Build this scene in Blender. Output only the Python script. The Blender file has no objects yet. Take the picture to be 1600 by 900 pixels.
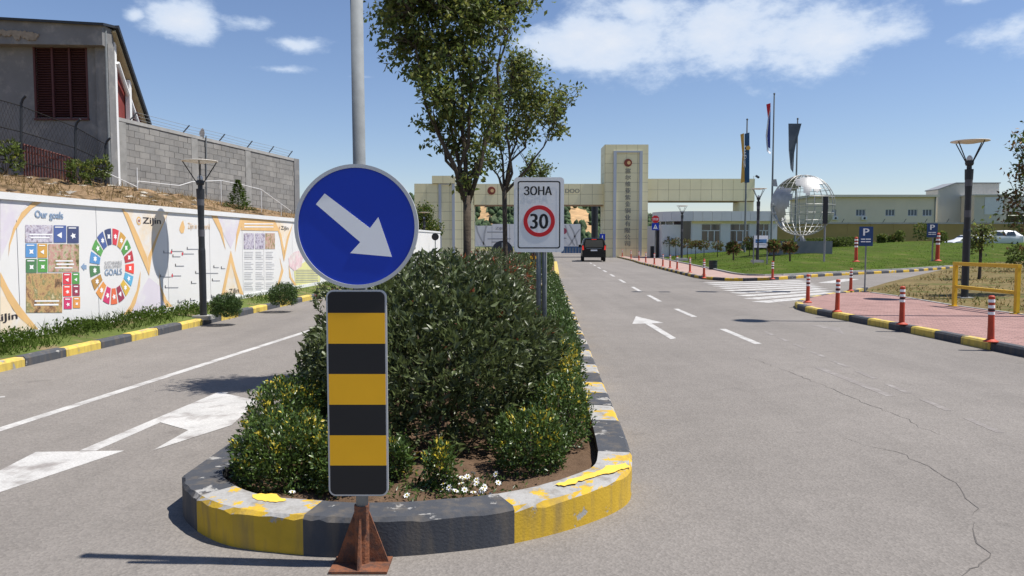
import bpy, bmesh, math, random
import numpy as np
from mathutils import Vector, Matrix
random.seed(7); rng = np.random.default_rng(7)
S = bpy.context.scene; COL = S.collection
R = math.radians

# ------------------------------------------------------------------ camera, sky, sun, exposure
CAM = Vector((0, 0, 1.59)); PITCH = R(3.49); FPX = 1180.0
cam = bpy.data.cameras.new('camera'); cam.sensor_width = 36; cam.lens = 36*FPX/1600
cam.clip_start = 0.05; cam.clip_end = 6000
camo = bpy.data.objects.new('camera', cam); COL.objects.link(camo)
camo.location = CAM; camo.rotation_euler = (R(90)-PITCH, 0, 0); S.camera = camo
SUN_EL = R(63); SUN_AZ = R(-4)          # azimuth measured from +X towards +Y
sdir = Vector((math.cos(SUN_EL)*math.cos(SUN_AZ), math.cos(SUN_EL)*math.sin(SUN_AZ), math.sin(SUN_EL)))
sl = bpy.data.lights.new('sun', 'SUN'); sl.energy = 4.4; sl.angle = R(0.53); sl.color = (1.0, 0.955, 0.89)
so = bpy.data.objects.new('sun', sl); COL.objects.link(so); so.location = (20, 0, 40)
so.rotation_euler = sdir.to_track_quat('Z', 'Y').to_euler()
S.view_settings.view_transform = 'Standard'; S.view_settings.look = 'None'
S.view_settings.exposure = 0.58; S.view_settings.gamma = 1.0
SKY_STRENGTH = 0.077

def ray(px, py):
    c, s = math.cos(PITCH), math.sin(PITCH)
    return Vector((px-800, FPX*c+(450-py)*s, -FPX*s+(450-py)*c))
def P(px, py, d):
    r = ray(px, py); return CAM + r*(d/r.y)
def G(px, py, z=0.0):
    r = ray(px, py); return CAM + r*((z-CAM.z)/r.z)

w = bpy.data.worlds.new('World'); S.world = w; w.use_nodes = True
nt = w.node_tree; nt.nodes.clear()
def N(tree, t, **kw):
    n = tree.nodes.new(t)
    for k, v in kw.items(): setattr(n, k, v)
    return n
def math_n(tree, op, a, b=None, c=None, clamp=False):
    n = N(tree, 'ShaderNodeMath', operation=op, use_clamp=clamp)
    for i, v in enumerate((a, b, c)):
        if v is None: continue
        if hasattr(v, 'links') or hasattr(v, 'is_linked'): tree.links.new(v, n.inputs[i])
        else: n.inputs[i].default_value = v
    return n.outputs[0]
def vdot(tree, a, vec):
    n = N(tree, 'ShaderNodeVectorMath', operation='DOT_PRODUCT'); tree.links.new(a, n.inputs[0]); n.inputs[1].default_value = vec
    return n.outputs['Value']
def build_sky():
    L = nt.links
    out = N(nt, 'ShaderNodeOutputWorld'); bg = N(nt, 'ShaderNodeBackground'); bg.inputs[1].default_value = SKY_STRENGTH
    sky = N(nt, 'ShaderNodeTexSky', sky_type='NISHITA'); sky.sun_disc = False
    sky.sun_elevation = SUN_EL; sky.sun_rotation = R(90)-SUN_AZ
    sky.air_density = 1.1; sky.dust_density = 0.1; sky.ozone_density = 2.6; sky.altitude = 300
    tc = N(nt, 'ShaderNodeTexCoord'); v = tc.outputs['Generated']
    # clouds: soft puffs, broken up by two noises
    mp = N(nt, 'ShaderNodeMapping'); mp.inputs['Scale'].default_value = (1, 1, 1.9); L.new(v, mp.inputs[0])
    n1 = N(nt, 'ShaderNodeTexNoise'); n1.inputs['Scale'].default_value = 9; n1.inputs['Detail'].default_value = 9; n1.inputs['Roughness'].default_value = .62
    L.new(mp.outputs[0], n1.inputs[0])
    n2 = N(nt, 'ShaderNodeTexNoise'); n2.inputs['Scale'].default_value = 2.6; n2.inputs['Detail'].default_value = 5
    L.new(mp.outputs[0], n2.inputs[0])
    blobs = [(1190, 62, 270, 72, 1.05), (950, 62, 150, 70, 1.0), (1000, 20, 120, 40, .8), (1330, 60, 150, 46, .9), (1560, 55, 95, 40, .8), (1510, 0, 70, 18, .7),
             (290, 32, 62, 40, 1.0), (385, 36, 55, 22, .9), (452, 68, 64, 20, .8), (440, 108, 90, 13, .62), (211, 22, 24, 15, .7), (560, 120, 70, 9, .5),
             (700, -160, 420, 90, .8), (2100, -60, 300, 90, .9), (-500, 20, 260, 80, .9)]
    field = None
    for px, py, rx, ry, a in blobs:
        c = ray(px, py).normalized(); e1 = Vector((c.y, -c.x, 0)).normalized(); e2 = e1.cross(c)
        if e2.z < 0: e2 = -e2
        u = math_n(nt, 'MULTIPLY', vdot(nt, v, e1), FPX/rx); q = math_n(nt, 'MULTIPLY', vdot(nt, v, e2), FPX/ry)
        # e1, e2 are tangent at c, so the products are the offsets from its centre
        r2 = math_n(nt, 'ADD', math_n(nt, 'POWER', math_n(nt, 'ABSOLUTE', u), 2.0), math_n(nt, 'POWER', math_n(nt, 'ABSOLUTE', q), 2.0))
        m = math_n(nt, 'SUBTRACT', a, math_n(nt, 'SQRT', r2))
        front = math_n(nt, 'GREATER_THAN', vdot(nt, v, c), 0.2)
        m = math_n(nt, 'ADD', math_n(nt, 'MULTIPLY', front, math_n(nt, 'ADD', m, 5)), -5)
        field = m if field is None else math_n(nt, 'MAXIMUM', field, m)
    glob = math_n(nt, 'MULTIPLY_ADD', n2.outputs[0], 3.0, -2.15)       # fair-weather clouds over the rest of the sky
    field = math_n(nt, 'MAXIMUM', field, glob)
    d = math_n(nt, 'ADD', field, math_n(nt, 'MULTIPLY_ADD', n1.outputs[0], 2.6, -1.42))
    sm = N(nt, 'ShaderNodeMapRange', interpolation_type='SMOOTHSTEP'); L.new(d, sm.inputs[0])
    sm.inputs[1].default_value = -.10; sm.inputs[2].default_value = .55; sm.inputs[3].default_value = 0; sm.inputs[4].default_value = .86
    shade = N(nt, 'ShaderNodeMapRange'); L.new(d, shade.inputs[0]); shade.inputs[1].default_value = .2; shade.inputs[2].default_value = 1.3
    ccol = N(nt, 'ShaderNodeMix', data_type='RGBA'); L.new(shade.outputs[0], ccol.inputs[0])
    k = 1/SKY_STRENGTH
    ccol.inputs[6].default_value = (.44*k, .52*k, .64*k, 1); ccol.inputs[7].default_value = (.62*k, .635*k, .66*k, 1)
    mix = N(nt, 'ShaderNodeMix', data_type='RGBA'); L.new(sm.outputs[0], mix.inputs[0]); wb = N(nt, 'ShaderNodeMix', data_type='RGBA', blend_type='MULTIPLY'); wb.inputs[0].default_value = 1; L.new(sky.outputs[0], wb.inputs[6]); wb.inputs[7].default_value = (.94, .93, 1.04, 1); L.new(wb.outputs[2], mix.inputs[6]); L.new(ccol.outputs[2], mix.inputs[7])
    L.new(mix.outputs[2], bg.inputs[0]); L.new(bg.outputs[0], out.inputs[0])
build_sky()

# ------------------------------------------------------------------ materials
MATS = {}
def pm(name, col, rough=.7, var=.12, scale=3.0, bump=0.0, bscale=60, metal=0.0, col2=None, thr=None, spec=.4, fine=0.0, fscale=120, trans=0.0, island=0.0, emit=None):
    """principled material with noise variation; col2 mixes in by a thresholded noise (wear, stains)"""
    if name in MATS: return MATS[name]
    m = bpy.data.materials.new(name); m.use_nodes = True; t = m.node_tree; L = t.links
    b = t.nodes['Principled BSDF']; geo = N(t, 'ShaderNodeNewGeometry'); pos = geo.outputs['Position']
    b.inputs['Roughness'].default_value = rough; b.inputs['Metallic'].default_value = metal; b.inputs['Specular IOR Level'].default_value = spec
    def noise(sc, det=5, ro=.6):
        n = N(t, 'ShaderNodeTexNoise'); n.inputs['Scale'].default_value = sc; n.inputs['Detail'].default_value = det; n.inputs['Roughness'].default_value = ro
        L.new(pos, n.inputs[0]); return n.outputs[0]
    rgb = N(t, 'ShaderNodeRGB'); rgb.outputs[0].default_value = (*col, 1); c = rgb.outputs[0]
    if col2 is not None:
        lo, hi = thr or (.45, .6)
        mr = N(t, 'ShaderNodeMapRange'); L.new(noise(scale*1.7, 8, .65), mr.inputs[0]); mr.inputs[1].default_value = lo; mr.inputs[2].default_value = hi
        mx = N(t, 'ShaderNodeMix', data_type='RGBA'); L.new(mr.outputs[0], mx.inputs[0]); L.new(c, mx.inputs[6]); mx.inputs[7].default_value = (*col2, 1); c = mx.outputs[2]
    def mul(c, fac):
        h = N(t, 'ShaderNodeHueSaturation'); L.new(c, h.inputs['Color']); L.new(fac, h.inputs['Value']); return h.outputs[0]
    if var: c = mul(c, math_n(t, 'MULTIPLY_ADD', noise(scale), 4*var, 1-2*var))
    if fine: c = mul(c, math_n(t, 'MULTIPLY_ADD', noise(fscale, 3, .8), 4*fine, 1-2*fine))
    if island:
        c = mul(c, math_n(t, 'MULTIPLY_ADD', geo.outputs['Random Per Island'], 2*island, 1-island))
    L.new(c, b.inputs['Base Color'])
    if emit: b.inputs['Emission Color'].default_value = (*emit[0], 1); b.inputs['Emission Strength'].default_value = emit[1]
    if bump:
        bn = N(t, 'ShaderNodeBump'); bn.inputs['Strength'].default_value = bump; bn.inputs['Distance'].default_value = .02
        L.new(noise(bscale, 4, .7), bn.inputs['Height']); L.new(bn.outputs[0], b.inputs['Normal'])
    if trans:
        tr = N(t, 'ShaderNodeBsdfTranslucent'); L.new(c, tr.inputs[0]); mxs = N(t, 'ShaderNodeMixShader'); mxs.inputs[0].default_value = trans
        out = t.nodes['Material Output']; L.new(b.outputs[0], mxs.inputs[1]); L.new(tr.outputs[0], mxs.inputs[2]); L.new(mxs.outputs[0], out.inputs[0])
    MATS[name] = m; return m
def srgb(r, g, b):
    f = lambda x: (x/255/12.92) if x <= 10 else ((x/255+.055)/1.055)**2.4
    return (f(r), f(g), f(b))

def asphalt_mat():
    m = bpy.data.materials.new('asphalt'); m.use_nodes = True; t = m.node_tree; L = t.links; b = t.nodes['Principled BSDF']
    b.inputs['Roughness'].default_value = .93; b.inputs['Specular IOR Level'].default_value = .18; geo = N(t, 'ShaderNodeNewGeometry'); pos = geo.outputs['Position']
    def nz(sc, det, ro=.6, stretch=None):
        v = pos
        if stretch: mp = N(t, 'ShaderNodeMapping'); mp.inputs['Scale'].default_value = stretch; mp.inputs['Rotation'].default_value = (0, 0, R(3.2)); L.new(pos, mp.inputs[0]); v = mp.outputs[0]
        n = N(t, 'ShaderNodeTexNoise'); n.inputs['Scale'].default_value = sc; n.inputs['Detail'].default_value = det; n.inputs['Roughness'].default_value = ro; L.new(v, n.inputs[0]); return n.outputs[0]
    f = math_n(t, 'MULTIPLY_ADD', nz(.35, 6), .5, .75)                                   # soft patches
    f = math_n(t, 'MULTIPLY', f, math_n(t, 'MULTIPLY_ADD', nz(1.0, 5, .6, (1.5, .06, 1)), .34, .83))   # wheel tracks and drips along the lanes
    f = math_n(t, 'MULTIPLY', f, math_n(t, 'MULTIPLY_ADD', nz(3.2, 5, .7), .26, .87))
    vo = N(t, 'ShaderNodeTexVoronoi'); vo.inputs['Scale'].default_value = 62; L.new(pos, vo.inputs[0])      # aggregate
    sp = N(t, 'ShaderNodeSeparateColor'); L.new(vo.outputs['Color'], sp.inputs[0])
    f = math_n(t, 'MULTIPLY', f, math_n(t, 'MULTIPLY_ADD', sp.outputs[0], .22, .89)); f = math_n(t, 'MULTIPLY', f, math_n(t, 'MULTIPLY_ADD', nz(150, 2, .8), .5, .75))
    oil = N(t, 'ShaderNodeMapRange'); L.new(nz(2.3, 3, .5), oil.inputs[0]); oil.inputs[1].default_value = .66; oil.inputs[2].default_value = .76; oil.inputs[3].default_value = 1; oil.inputs[4].default_value = .8
    f = math_n(t, 'MULTIPLY', f, oil.outputs[0])
    mx = N(t, 'ShaderNodeMix', data_type='RGBA', blend_type='MULTIPLY'); mx.inputs[0].default_value = 1; mx.inputs[6].default_value = (.204, .186, .168, 1)
    cb = N(t, 'ShaderNodeCombineColor'); [L.new(f, cb.inputs[k]) for k in range(3)]; L.new(cb.outputs[0], mx.inputs[7]); L.new(mx.outputs[2], b.inputs['Base Color'])
    bn = N(t, 'ShaderNodeBump'); bn.inputs['Strength'].default_value = .55; bn.inputs['Distance'].default_value = .006; L.new(vo.outputs['Distance'], bn.inputs['Height']); L.new(bn.outputs[0], b.inputs['Normal'])
    return m
M_asphalt = asphalt_mat()
M_ground = pm('dry_ground', (.16, .15, .07), .95, .25, .2, .3, 8, spec=.08)
M_paint = pm('road_paint', (.46, .45, .43), .9, .14, 2.2, fine=.26, fscale=60, col2=(.27, .25, .235), thr=(.5, .66), spec=.1)
M_paint_worn = pm('worn_road_paint', (.31, .29, .27), .85, .1, 3, fine=.2, fscale=80, col2=(.205, .184, .168), thr=(.34, .5))
M_crack = pm('crack', (.11, .10, .092), .95, .3, 9)
M_concrete = pm('concrete', (.34, .335, .32), .9, .15, 4, .4, 60, fine=.08)
M_conc_dark = pm('grey_render', (.20, .20, .20), .9, .14, 1.2, .2, 40, col2=(.3, .29, .27), thr=(.52, .7), spec=.08)
M_block = pm('cinder_block', (.25, .242, .228), .95, .2, 1.6, .5, 50, fine=.1, spec=.08)
M_mortar = pm('mortar', (.27, .265, .25), .95, .12, 4, .3, 50, spec=.08)
def kerb_mat(name, col, chip_side, chip_top):
    m = bpy.data.materials.new(name); m.use_nodes = True; t = m.node_tree; L = t.links; b = t.nodes['Principled BSDF']
    b.inputs['Roughness'].default_value = .8; b.inputs['Specular IOR Level'].default_value = .25
    geo = N(t, 'ShaderNodeNewGeometry'); sx = N(t, 'ShaderNodeSeparateXYZ'); L.new(geo.outputs['True Normal'], sx.inputs[0])
    n = N(t, 'ShaderNodeTexNoise'); n.inputs['Scale'].default_value = 5.5; n.inputs['Detail'].default_value = 9; n.inputs['Roughness'].default_value = .6; L.new(geo.outputs['Position'], n.inputs[0])
    n2 = N(t, 'ShaderNodeTexNoise'); n2.inputs['Scale'].default_value = 70; n2.inputs['Detail'].default_value = 6; L.new(geo.outputs['Position'], n2.inputs[0])
    top = N(t, 'ShaderNodeMapRange'); L.new(sx.outputs[2], top.inputs[0]); top.inputs[1].default_value = .55; top.inputs[2].default_value = .8
    th = math_n(t, 'MULTIPLY_ADD', top.outputs[0], chip_top-chip_side, chip_side)      # paint is walked off the tops first
    d = math_n(t, 'SUBTRACT', math_n(t, 'MULTIPLY_ADD', n2.outputs[0], .12, n.outputs[0]), th)
    k = math_n(t, 'MULTIPLY', d, 28, clamp=True)
    mx = N(t, 'ShaderNodeMix', data_type='RGBA'); L.new(k, mx.inputs[0])
    mc = N(t, 'ShaderNodeMix', data_type='RGBA'); L.new(n2.outputs[0], mc.inputs[0]); mc.inputs[6].default_value = (.27, .265, .25, 1); mc.inputs[7].default_value = (.42, .41, .39, 1)
    mp_ = N(t, 'ShaderNodeMix', data_type='RGBA'); L.new(n.outputs[0], mp_.inputs[0]); mp_.inputs[6].default_value = (*[x*.72 for x in col], 1); mp_.inputs[7].default_value = (*[min(1, x*1.22) for x in col], 1)
    L.new(mc.outputs[2], mx.inputs[6]); L.new(mp_.outputs[2], mx.inputs[7])
    st_ = N(t, 'ShaderNodeMapping'); st_.inputs['Scale'].default_value = (14, 14, 2.2); L.new(geo.outputs['Position'], st_.inputs[0])
    n3 = N(t, 'ShaderNodeTexNoise'); n3.inputs['Scale'].default_value = 1; n3.inputs['Detail'].default_value = 5; L.new(st_.outputs[0], n3.inputs[0])
    gm = N(t, 'ShaderNodeMapRange'); L.new(n3.outputs[0], gm.inputs[0]); gm.inputs[1].default_value = .48; gm.inputs[2].default_value = .75; gm.inputs[4].default_value = .6
    dm = N(t, 'ShaderNodeMix', data_type='RGBA'); L.new(gm.outputs[0], dm.inputs[0]); L.new(mx.outputs[2], dm.inputs[6]); dm.inputs[7].default_value = (.15, .125, .095, 1); L.new(dm.outputs[2], b.inputs['Base Color'])
    bn = N(t, 'ShaderNodeBump'); bn.inputs['Strength'].default_value = .35; bn.inputs['Distance'].default_value = .006
    L.new(math_n(t, 'ADD', math_n(t, 'MULTIPLY', k, .35), n2.outputs[0]), bn.inputs['Height']); L.new(bn.outputs[0], b.inputs['Normal'])
    return m
YEL = (.56, .36, .035); BLK = (.062, .066, .075)
M_ky = kerb_mat('kerb_yellow', YEL, .41, .60); M_kb = kerb_mat('kerb_black', BLK, .36, .44)
M_ky2 = kerb_mat('kerb_yellow_fresh', (.62, .46, .10), .40, .47); M_kb2 = kerb_mat('kerb_black_fresh', (.075, .08, .09), .37, .43)
M_soil = pm('soil', (.13, .085, .055), .95, .3, 6, .9, 35, fine=.2, spec=.08)
M_galv = pm('galvanised_steel', (.21, .225, .23), .75, .16, 14, metal=.0, spec=.25)
M_alu = pm('sign_aluminium', (.5, .51, .52), .5, .06, 8, metal=.3)
M_rust = pm('rusty_steel', (.20, .075, .035), .85, .25, 12, .4, 60, col2=(.1, .05, .035))
M_blue = pm('sign_blue', (.0, .035, .42), .5, .05, 3)
M_signwhite = pm('sign_white', (.86, .86, .86), .4, .03, 3)
M_signyel = pm('sign_yellow', (.90, .46, .008), .4, .05, 3)
M_signblk = pm('sign_black', (.012, .012, .013), .6, .1, 3)
M_red = pm('sign_red', (.66, .012, .02), .4, .05, 3)
M_hoard = pm('hoarding_white', (.72, .71, .69), .55, .04, .8, col2=(.7, .69, .66), thr=(.6, .8))
M_orange = pm('print_orange', (.72, .46, .20), .6, .1, 2)
M_cream = pm('print_cream', (.76, .64, .48), .6, .1, 1.0, col2=(.74, .71, .67))
M_lilac = pm('print_lilac', (.66, .61, .67), .6, .06, 1.0, col2=(.72, .70, .69))
M_ink = pm('print_ink', (.03, .025, .03), .6, .05, 2)
M_greyink = pm('print_grey', (.30, .30, .32), .6, .1, 2)
M_slate = pm('print_slate', (.24, .33, .46), .6, .05, 2)
M_gold = pm('gate_panel', (.82, .745, .46), .45, .06, .5, metal=.0)
M_goldcore = pm('gate_joint', (.2, .185, .12), .8, .1, 1)
M_strip = pm('gate_strip', (.45, .48, .52), .4, .05, 1, metal=.3)
M_dark = pm('lamp_dark_metal', (.022, .024, .028), .45, .15, 6)
M_darkband = pm('lamp_grey_band', (.09, .09, .1), .5, .1, 6)
M_shade = pm('lamp_reflector', (.70, .64, .56), .5, .05, 3)
M_glass = pm('dark_glass', (.03, .04, .05), .08, .1, 1, spec=.8)
M_lampglass = pm('lamp_glass', (.6, .62, .62), .2, .05, 3)
M_white = pm('white_paint', (.72, .72, .71), .5, .06, 2)
M_bollard = pm('bollard_orange', (.45, .055, .022), .6, .2, 5)
M_yframe = pm('barrier_yellow', (.68, .42, .02), .45, .1, 5)
M_bark = pm('bark', (.085, .068, .052), .95, .3, 9, .8, 40, fine=.15, spec=.08)
M_grass = pm('grass', (.065, .105, .018), .8, .25, .9, trans=.45, island=.35, spec=.08)
M_lawn = pm('lawn', (.052, .082, .008), .95, .3, .5, .6, 14, fine=.34, fscale=7, col2=(.11, .10, .035), thr=(.52, .72), spec=.08)
M_verge = pm('verge', (.10, .13, .035), .95, .25, .9, .5, 20, fine=.2, fscale=20, col2=(.2, .15, .09), thr=(.5, .62), spec=.08)
M_drygrass = pm('dry_grass_ground', (.17, .13, .06), .95, .26, .7, .6, 20, fine=.3, fscale=12, col2=(.085, .095, .03), thr=(.5, .64), spec=.08)
M_earth = pm('dry_earth', (.23, .155, .09), .95, .3, 1.1, 1.0, 9, fine=.34, fscale=7, col2=(.10, .07, .035), thr=(.48, .6), spec=.08)
M_straw = pm('dry_straw', (.25, .18, .08), .9, .2, 2, trans=.4, island=.45, spec=.08)
M_phot = pm('photinia_leaf', (.082, .105, .036), .42, .1, 2, trans=.25, island=.5, spec=.55)
M_photred = pm('photinia_young_leaf', (.22, .06, .025), .4, .1, 2, trans=.25, island=.4)
M_euo = pm('euonymus_leaf', (.07, .115, .024), .35, .1, 2, trans=.22, island=.45, spec=.5)
M_euoy = pm('euonymus_yellow_leaf', (.50, .40, .04), .4, .1, 2, trans=.25, island=.3)
M_tree = pm('tree_leaf', (.112, .15, .036), .5, .1, 1, trans=.48, island=.45)
M_tree2 = pm('tree_leaf_olive', (.22, .235, .055), .5, .1, 1, trans=.5, island=.4)
M_box = pm('box_leaf', (.055, .10, .022), .5, .1, 2, trans=.2, island=.5)
M_redleaf = pm('reddish_leaf', (.17, .09, .035), .5, .1, 2, trans=.25, island=.5)
M_wood = pm('forest', (.045, .075, .03), .95, .25, .06, island=.45)
M_twig = pm('twig', (.07, .05, .035), .95, .2, 9)

def brick_mat():
    m = bpy.data.materials.new('red_pavers'); m.use_nodes = True; t = m.node_tree; L = t.links; b = t.nodes['Principled BSDF']
    b.inputs['Roughness'].default_value = .9; b.inputs['Specular IOR Level'].default_value = .15; geo = N(t, 'ShaderNodeNewGeometry')
    mp = N(t, 'ShaderNodeMapping'); mp.inputs['Rotation'].default_value = (0, 0, R(45)); L.new(geo.outputs['Position'], mp.inputs[0])
    br = N(t, 'ShaderNodeTexBrick'); L.new(mp.outputs[0], br.inputs[0]); br.inputs['Scale'].default_value = 1.0
    br.inputs['Brick Width'].default_value = .2; br.inputs['Row Height'].default_value = .1; br.inputs['Mortar Size'].default_value = .006
    br.inputs[1].default_value = (.36, .22, .195, 1); br.inputs[2].default_value = (.28, .17, .15, 1); br.inputs[3].default_value = (.15, .11, .1, 1)
    n = N(t, 'ShaderNodeTexNoise'); n.inputs['Scale'].default_value = 1.3; n.inputs['Detail'].default_value = 6; L.new(geo.outputs['Position'], n.inputs[0])
    h = N(t, 'ShaderNodeHueSaturation'); L.new(br.outputs[0], h.inputs['Color']); L.new(math_n(t, 'MULTIPLY_ADD', n.outputs[0], .5, .75), h.inputs['Value'])
    L.new(h.outputs[0], b.inputs['Base Color'])
    bn = N(t, 'ShaderNodeBump'); bn.inputs['Strength'].default_value = .4; bn.inputs['Distance'].default_value = .004; bn.invert = True
    L.new(br.outputs[1], bn.inputs['Height']); L.new(bn.outputs[0], b.inputs['Normal']); return m
M_paver = brick_mat()

# ------------------------------------------------------------------ mesh helpers
class MB:
    def __init__(s): s.v = []; s.f = []
    def add(s, vs, fs):
        o = len(s.v); s.v += [tuple(v) for v in vs]; s.f += [tuple(i+o for i in f) for f in fs]; return s
    def box(s, x0, x1, y0, y1, z0, z1):
        return s.add([(x0,y0,z0),(x1,y0,z0),(x1,y1,z0),(x0,y1,z0),(x0,y0,z1),(x1,y0,z1),(x1,y1,z1),(x0,y1,z1)],
                     [(3,2,1,0),(4,5,6,7),(0,1,5,4),(1,2,6,5),(2,3,7,6),(3,0,4,7)])
    def tube(s, pts, rad, n=8, caps=True):
        pts = [Vector(p) for p in pts]; k = len(pts)
        if not hasattr(rad, '__len__'): rad = [rad]*k
        vs = []; fs = []
        ref = Vector((0.31, 0.17, 1)) if abs((pts[-1]-pts[0]).normalized().z) < .9 else Vector((1, .1, 0))
        for i, p in enumerate(pts):
            t = (pts[min(i+1, k-1)]-pts[max(i-1, 0)]).normalized(); a = t.cross(ref).normalized(); b = t.cross(a)
            for j in range(n):
                q = 2*math.pi*j/n; vs.append(p+(a*math.cos(q)+b*math.sin(q))*rad[i])
        for i in range(k-1):
            for j in range(n):
                fs.append((i*n+j, i*n+(j+1) % n, (i+1)*n+(j+1) % n, (i+1)*n+j))
        if caps: fs += [tuple(range(n)), tuple(range((k-1)*n, k*n))[::-1]]
        return s.add(vs, fs)
    def lathe(s, prof, n=20, c=(0, 0, 0)):
        vs = []; fs = []; k = len(prof)
        for r, z in prof:
            for j in range(n):
                q = 2*math.pi*j/n; vs.append((c[0]+r*math.cos(q), c[1]+r*math.sin(q), c[2]+z))
        for i in range(k-1):
            for j in range(n): fs.append((i*n+j, i*n+(j+1) % n, (i+1)*n+(j+1) % n, (i+1)*n+j))
        if prof[0][0] > 1e-4: fs.append(tuple(range(n))[::-1])
        if prof[-1][0] > 1e-4: fs.append(tuple(range((k-1)*n, k*n)))
        return s.add(vs, fs)
    def prism(s, poly, off):
        """poly: 3D points; off: extrusion vector"""
        n = len(poly); off = Vector(off); p = [Vector(q) for q in poly]
        return s.add(p+[q+off for q in p], [tuple(range(n))[::-1], tuple(range(n, 2*n))]+[(i, (i+1) % n, n+(i+1) % n, n+i) for i in range(n)])
    def face(s, poly): return s.add(poly, [tuple(range(len(poly)))])
    def build(s, name, mat, parent=None, world=False, smooth=False):
        v = s.v
        if world and parent is not None:
            o = root_loc(parent); v = [(a-o.x, b-o.y, c-o.z) for a, b, c in v]
        me = bpy.data.meshes.new(name); me.from_pydata(v, [], s.f)
        bm = bmesh.new(); bm.from_mesh(me); bmesh.ops.recalc_face_normals(bm, faces=bm.faces); bm.to_mesh(me); bm.free()
        if smooth: me.shade_smooth() if hasattr(me, 'shade_smooth') else None
        return ob(name, me, mat, parent)
def root_loc(o):
    l = Vector((0, 0, 0))
    while o is not None: l += o.location; o = o.parent
    return l
def ob(name, me, mat, parent=None):
    if mat is not None:
        if not me.materials: me.materials.append(mat)
    o = bpy.data.objects.new(name, me); COL.objects.link(o); o.parent = parent; return o
def tag(o, label, cat, group=None, kind=None):
    o['label'] = label
    if cat: o['category'] = cat
    if group: o['group'] = group
    if kind: o['kind'] = kind
    return o
def thing(name, label, cat, loc=(0, 0, 0), group=None, rz=0):
    o = bpy.data.objects.new(name, None); COL.objects.link(o); o.location = loc; o.rotation_euler.z = rz
    o.empty_display_size = .2
    return tag(o, label, cat, group)
def struct(o): o['kind'] = 'structure'; return o
def stuff(o): o['kind'] = 'stuff'; return o
def copy_tree(o, parent=None):
    c = o.copy(); COL.objects.link(c); c.parent = parent
    for ch in list(o.children): copy_tree(ch, c)
    return c
def place(o, loc, label, rz=None, sc=None):
    o.location = loc; o['label'] = label
    if rz is not None: o.rotation_euler.z = rz
    if sc is not None: o.scale = (sc,)*3
    return o
def smooth_by_angle(o, ang=40):
    me = o.data
    for p in me.polygons: p.use_smooth = True
    if hasattr(me, 'set_sharp_from_angle'): me.set_sharp_from_angle(angle=R(ang))
    return o
UNIT = None
def piece(name, parent, mat, x0, x1, y0, y1, z0, z1, world=True):
    """a box piece sharing one unit mesh per material"""
    key = 'unit_'+mat.name
    me = bpy.data.meshes.get(key)
    if me is None:
        b = MB().box(-.5, .5, -.5, .5, -.5, .5); me = bpy.data.meshes.new(key); me.from_pydata(b.v, [], b.f); me.materials.append(mat)
    o = bpy.data.objects.new(name, me); COL.objects.link(o); o.parent = parent
    l = Vector(((x0+x1)/2, (y0+y1)/2, (z0+z1)/2))
    o.location = l - (root_loc(parent) if world and parent else Vector((0, 0, 0)))
    o.scale = (abs(x1-x0), abs(y1-y0), abs(z1-z0)); return o
def fast_mesh(name, V, F):
    """V (n,3) array, F (m,k) array of constant face size"""
    me = bpy.data.meshes.new(name); m, k = F.shape
    me.vertices.add(len(V)); me.vertices.foreach_set('co', np.ascontiguousarray(V, np.float32).ravel())
    me.loops.add(m*k); me.loops.foreach_set('vertex_index', np.ascontiguousarray(F, np.int32).ravel())
    me.polygons.add(m); me.polygons.foreach_set('loop_start', np.arange(0, m*k, k, dtype=np.int32)); me.polygons.foreach_set('loop_total', np.full(m, k, np.int32))
    me.update(); me.validate(); return me
def unit(a): return a/np.maximum(np.linalg.norm(a, axis=1, keepdims=True), 1e-9)
def leaf_arrays(C, D, Lg, Wd, fold=.25):
    n = len(C); D = unit(D); rnd = rng.normal(size=(n, 3)); Sd = unit(np.cross(D, rnd)); U = np.cross(Sd, D)
    Lg = np.broadcast_to(np.asarray(Lg, float).reshape(-1, 1), (n, 1)); Wd = np.broadcast_to(np.asarray(Wd, float).reshape(-1, 1), (n, 1))
    v0 = C; v1 = C+D*Lg*.5+Sd*Wd*.5+U*Wd*fold; v2 = C+D*Lg-U*Lg*.12; v3 = C+D*Lg*.5-Sd*Wd*.5+U*Wd*fold; v4 = C+D*Lg*.48
    V = np.stack([v0, v1, v2, v3, v4], 1).reshape(-1, 3); b = np.arange(n)[:, None]*5
    F = np.concatenate([b+np.array([[0, 1, 4]]), b+np.array([[1, 2, 4]]), b+np.array([[2, 3, 4]]), b+np.array([[3, 0, 4]])], 1).reshape(-1, 3)
    return V, F
def leaves(name, mat, parent, C, D, Lg, Wd, world=True):
    if world and parent is not None: C = C-np.array(root_loc(parent))
    V, F = leaf_arrays(C, D, Lg, Wd); o = ob(name, fast_mesh(name, V, F), mat, parent); o['kind'] = 'stuff'; return o
def blades(name, mat, base, h, wd, lean=.35, parent=None):
    n = len(base); h = np.broadcast_to(h, n).reshape(-1, 1); a = rng.uniform(0, 6.283, n)
    s = np.stack([np.cos(a), np.sin(a), 0*a], 1)*wd*.5; l = rng.normal(size=(n, 3))*lean; l[:, 2] = 0
    tip = base+h*np.concatenate([l[:, :2], np.ones((n, 1))], 1)
    V = np.stack([base-s, base+s, tip], 1).reshape(-1, 3); F = np.arange(3*n).reshape(-1, 3)
    o = ob(name, fast_mesh(name, V, F), mat, parent); o['kind'] = 'stuff'; return o
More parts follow.
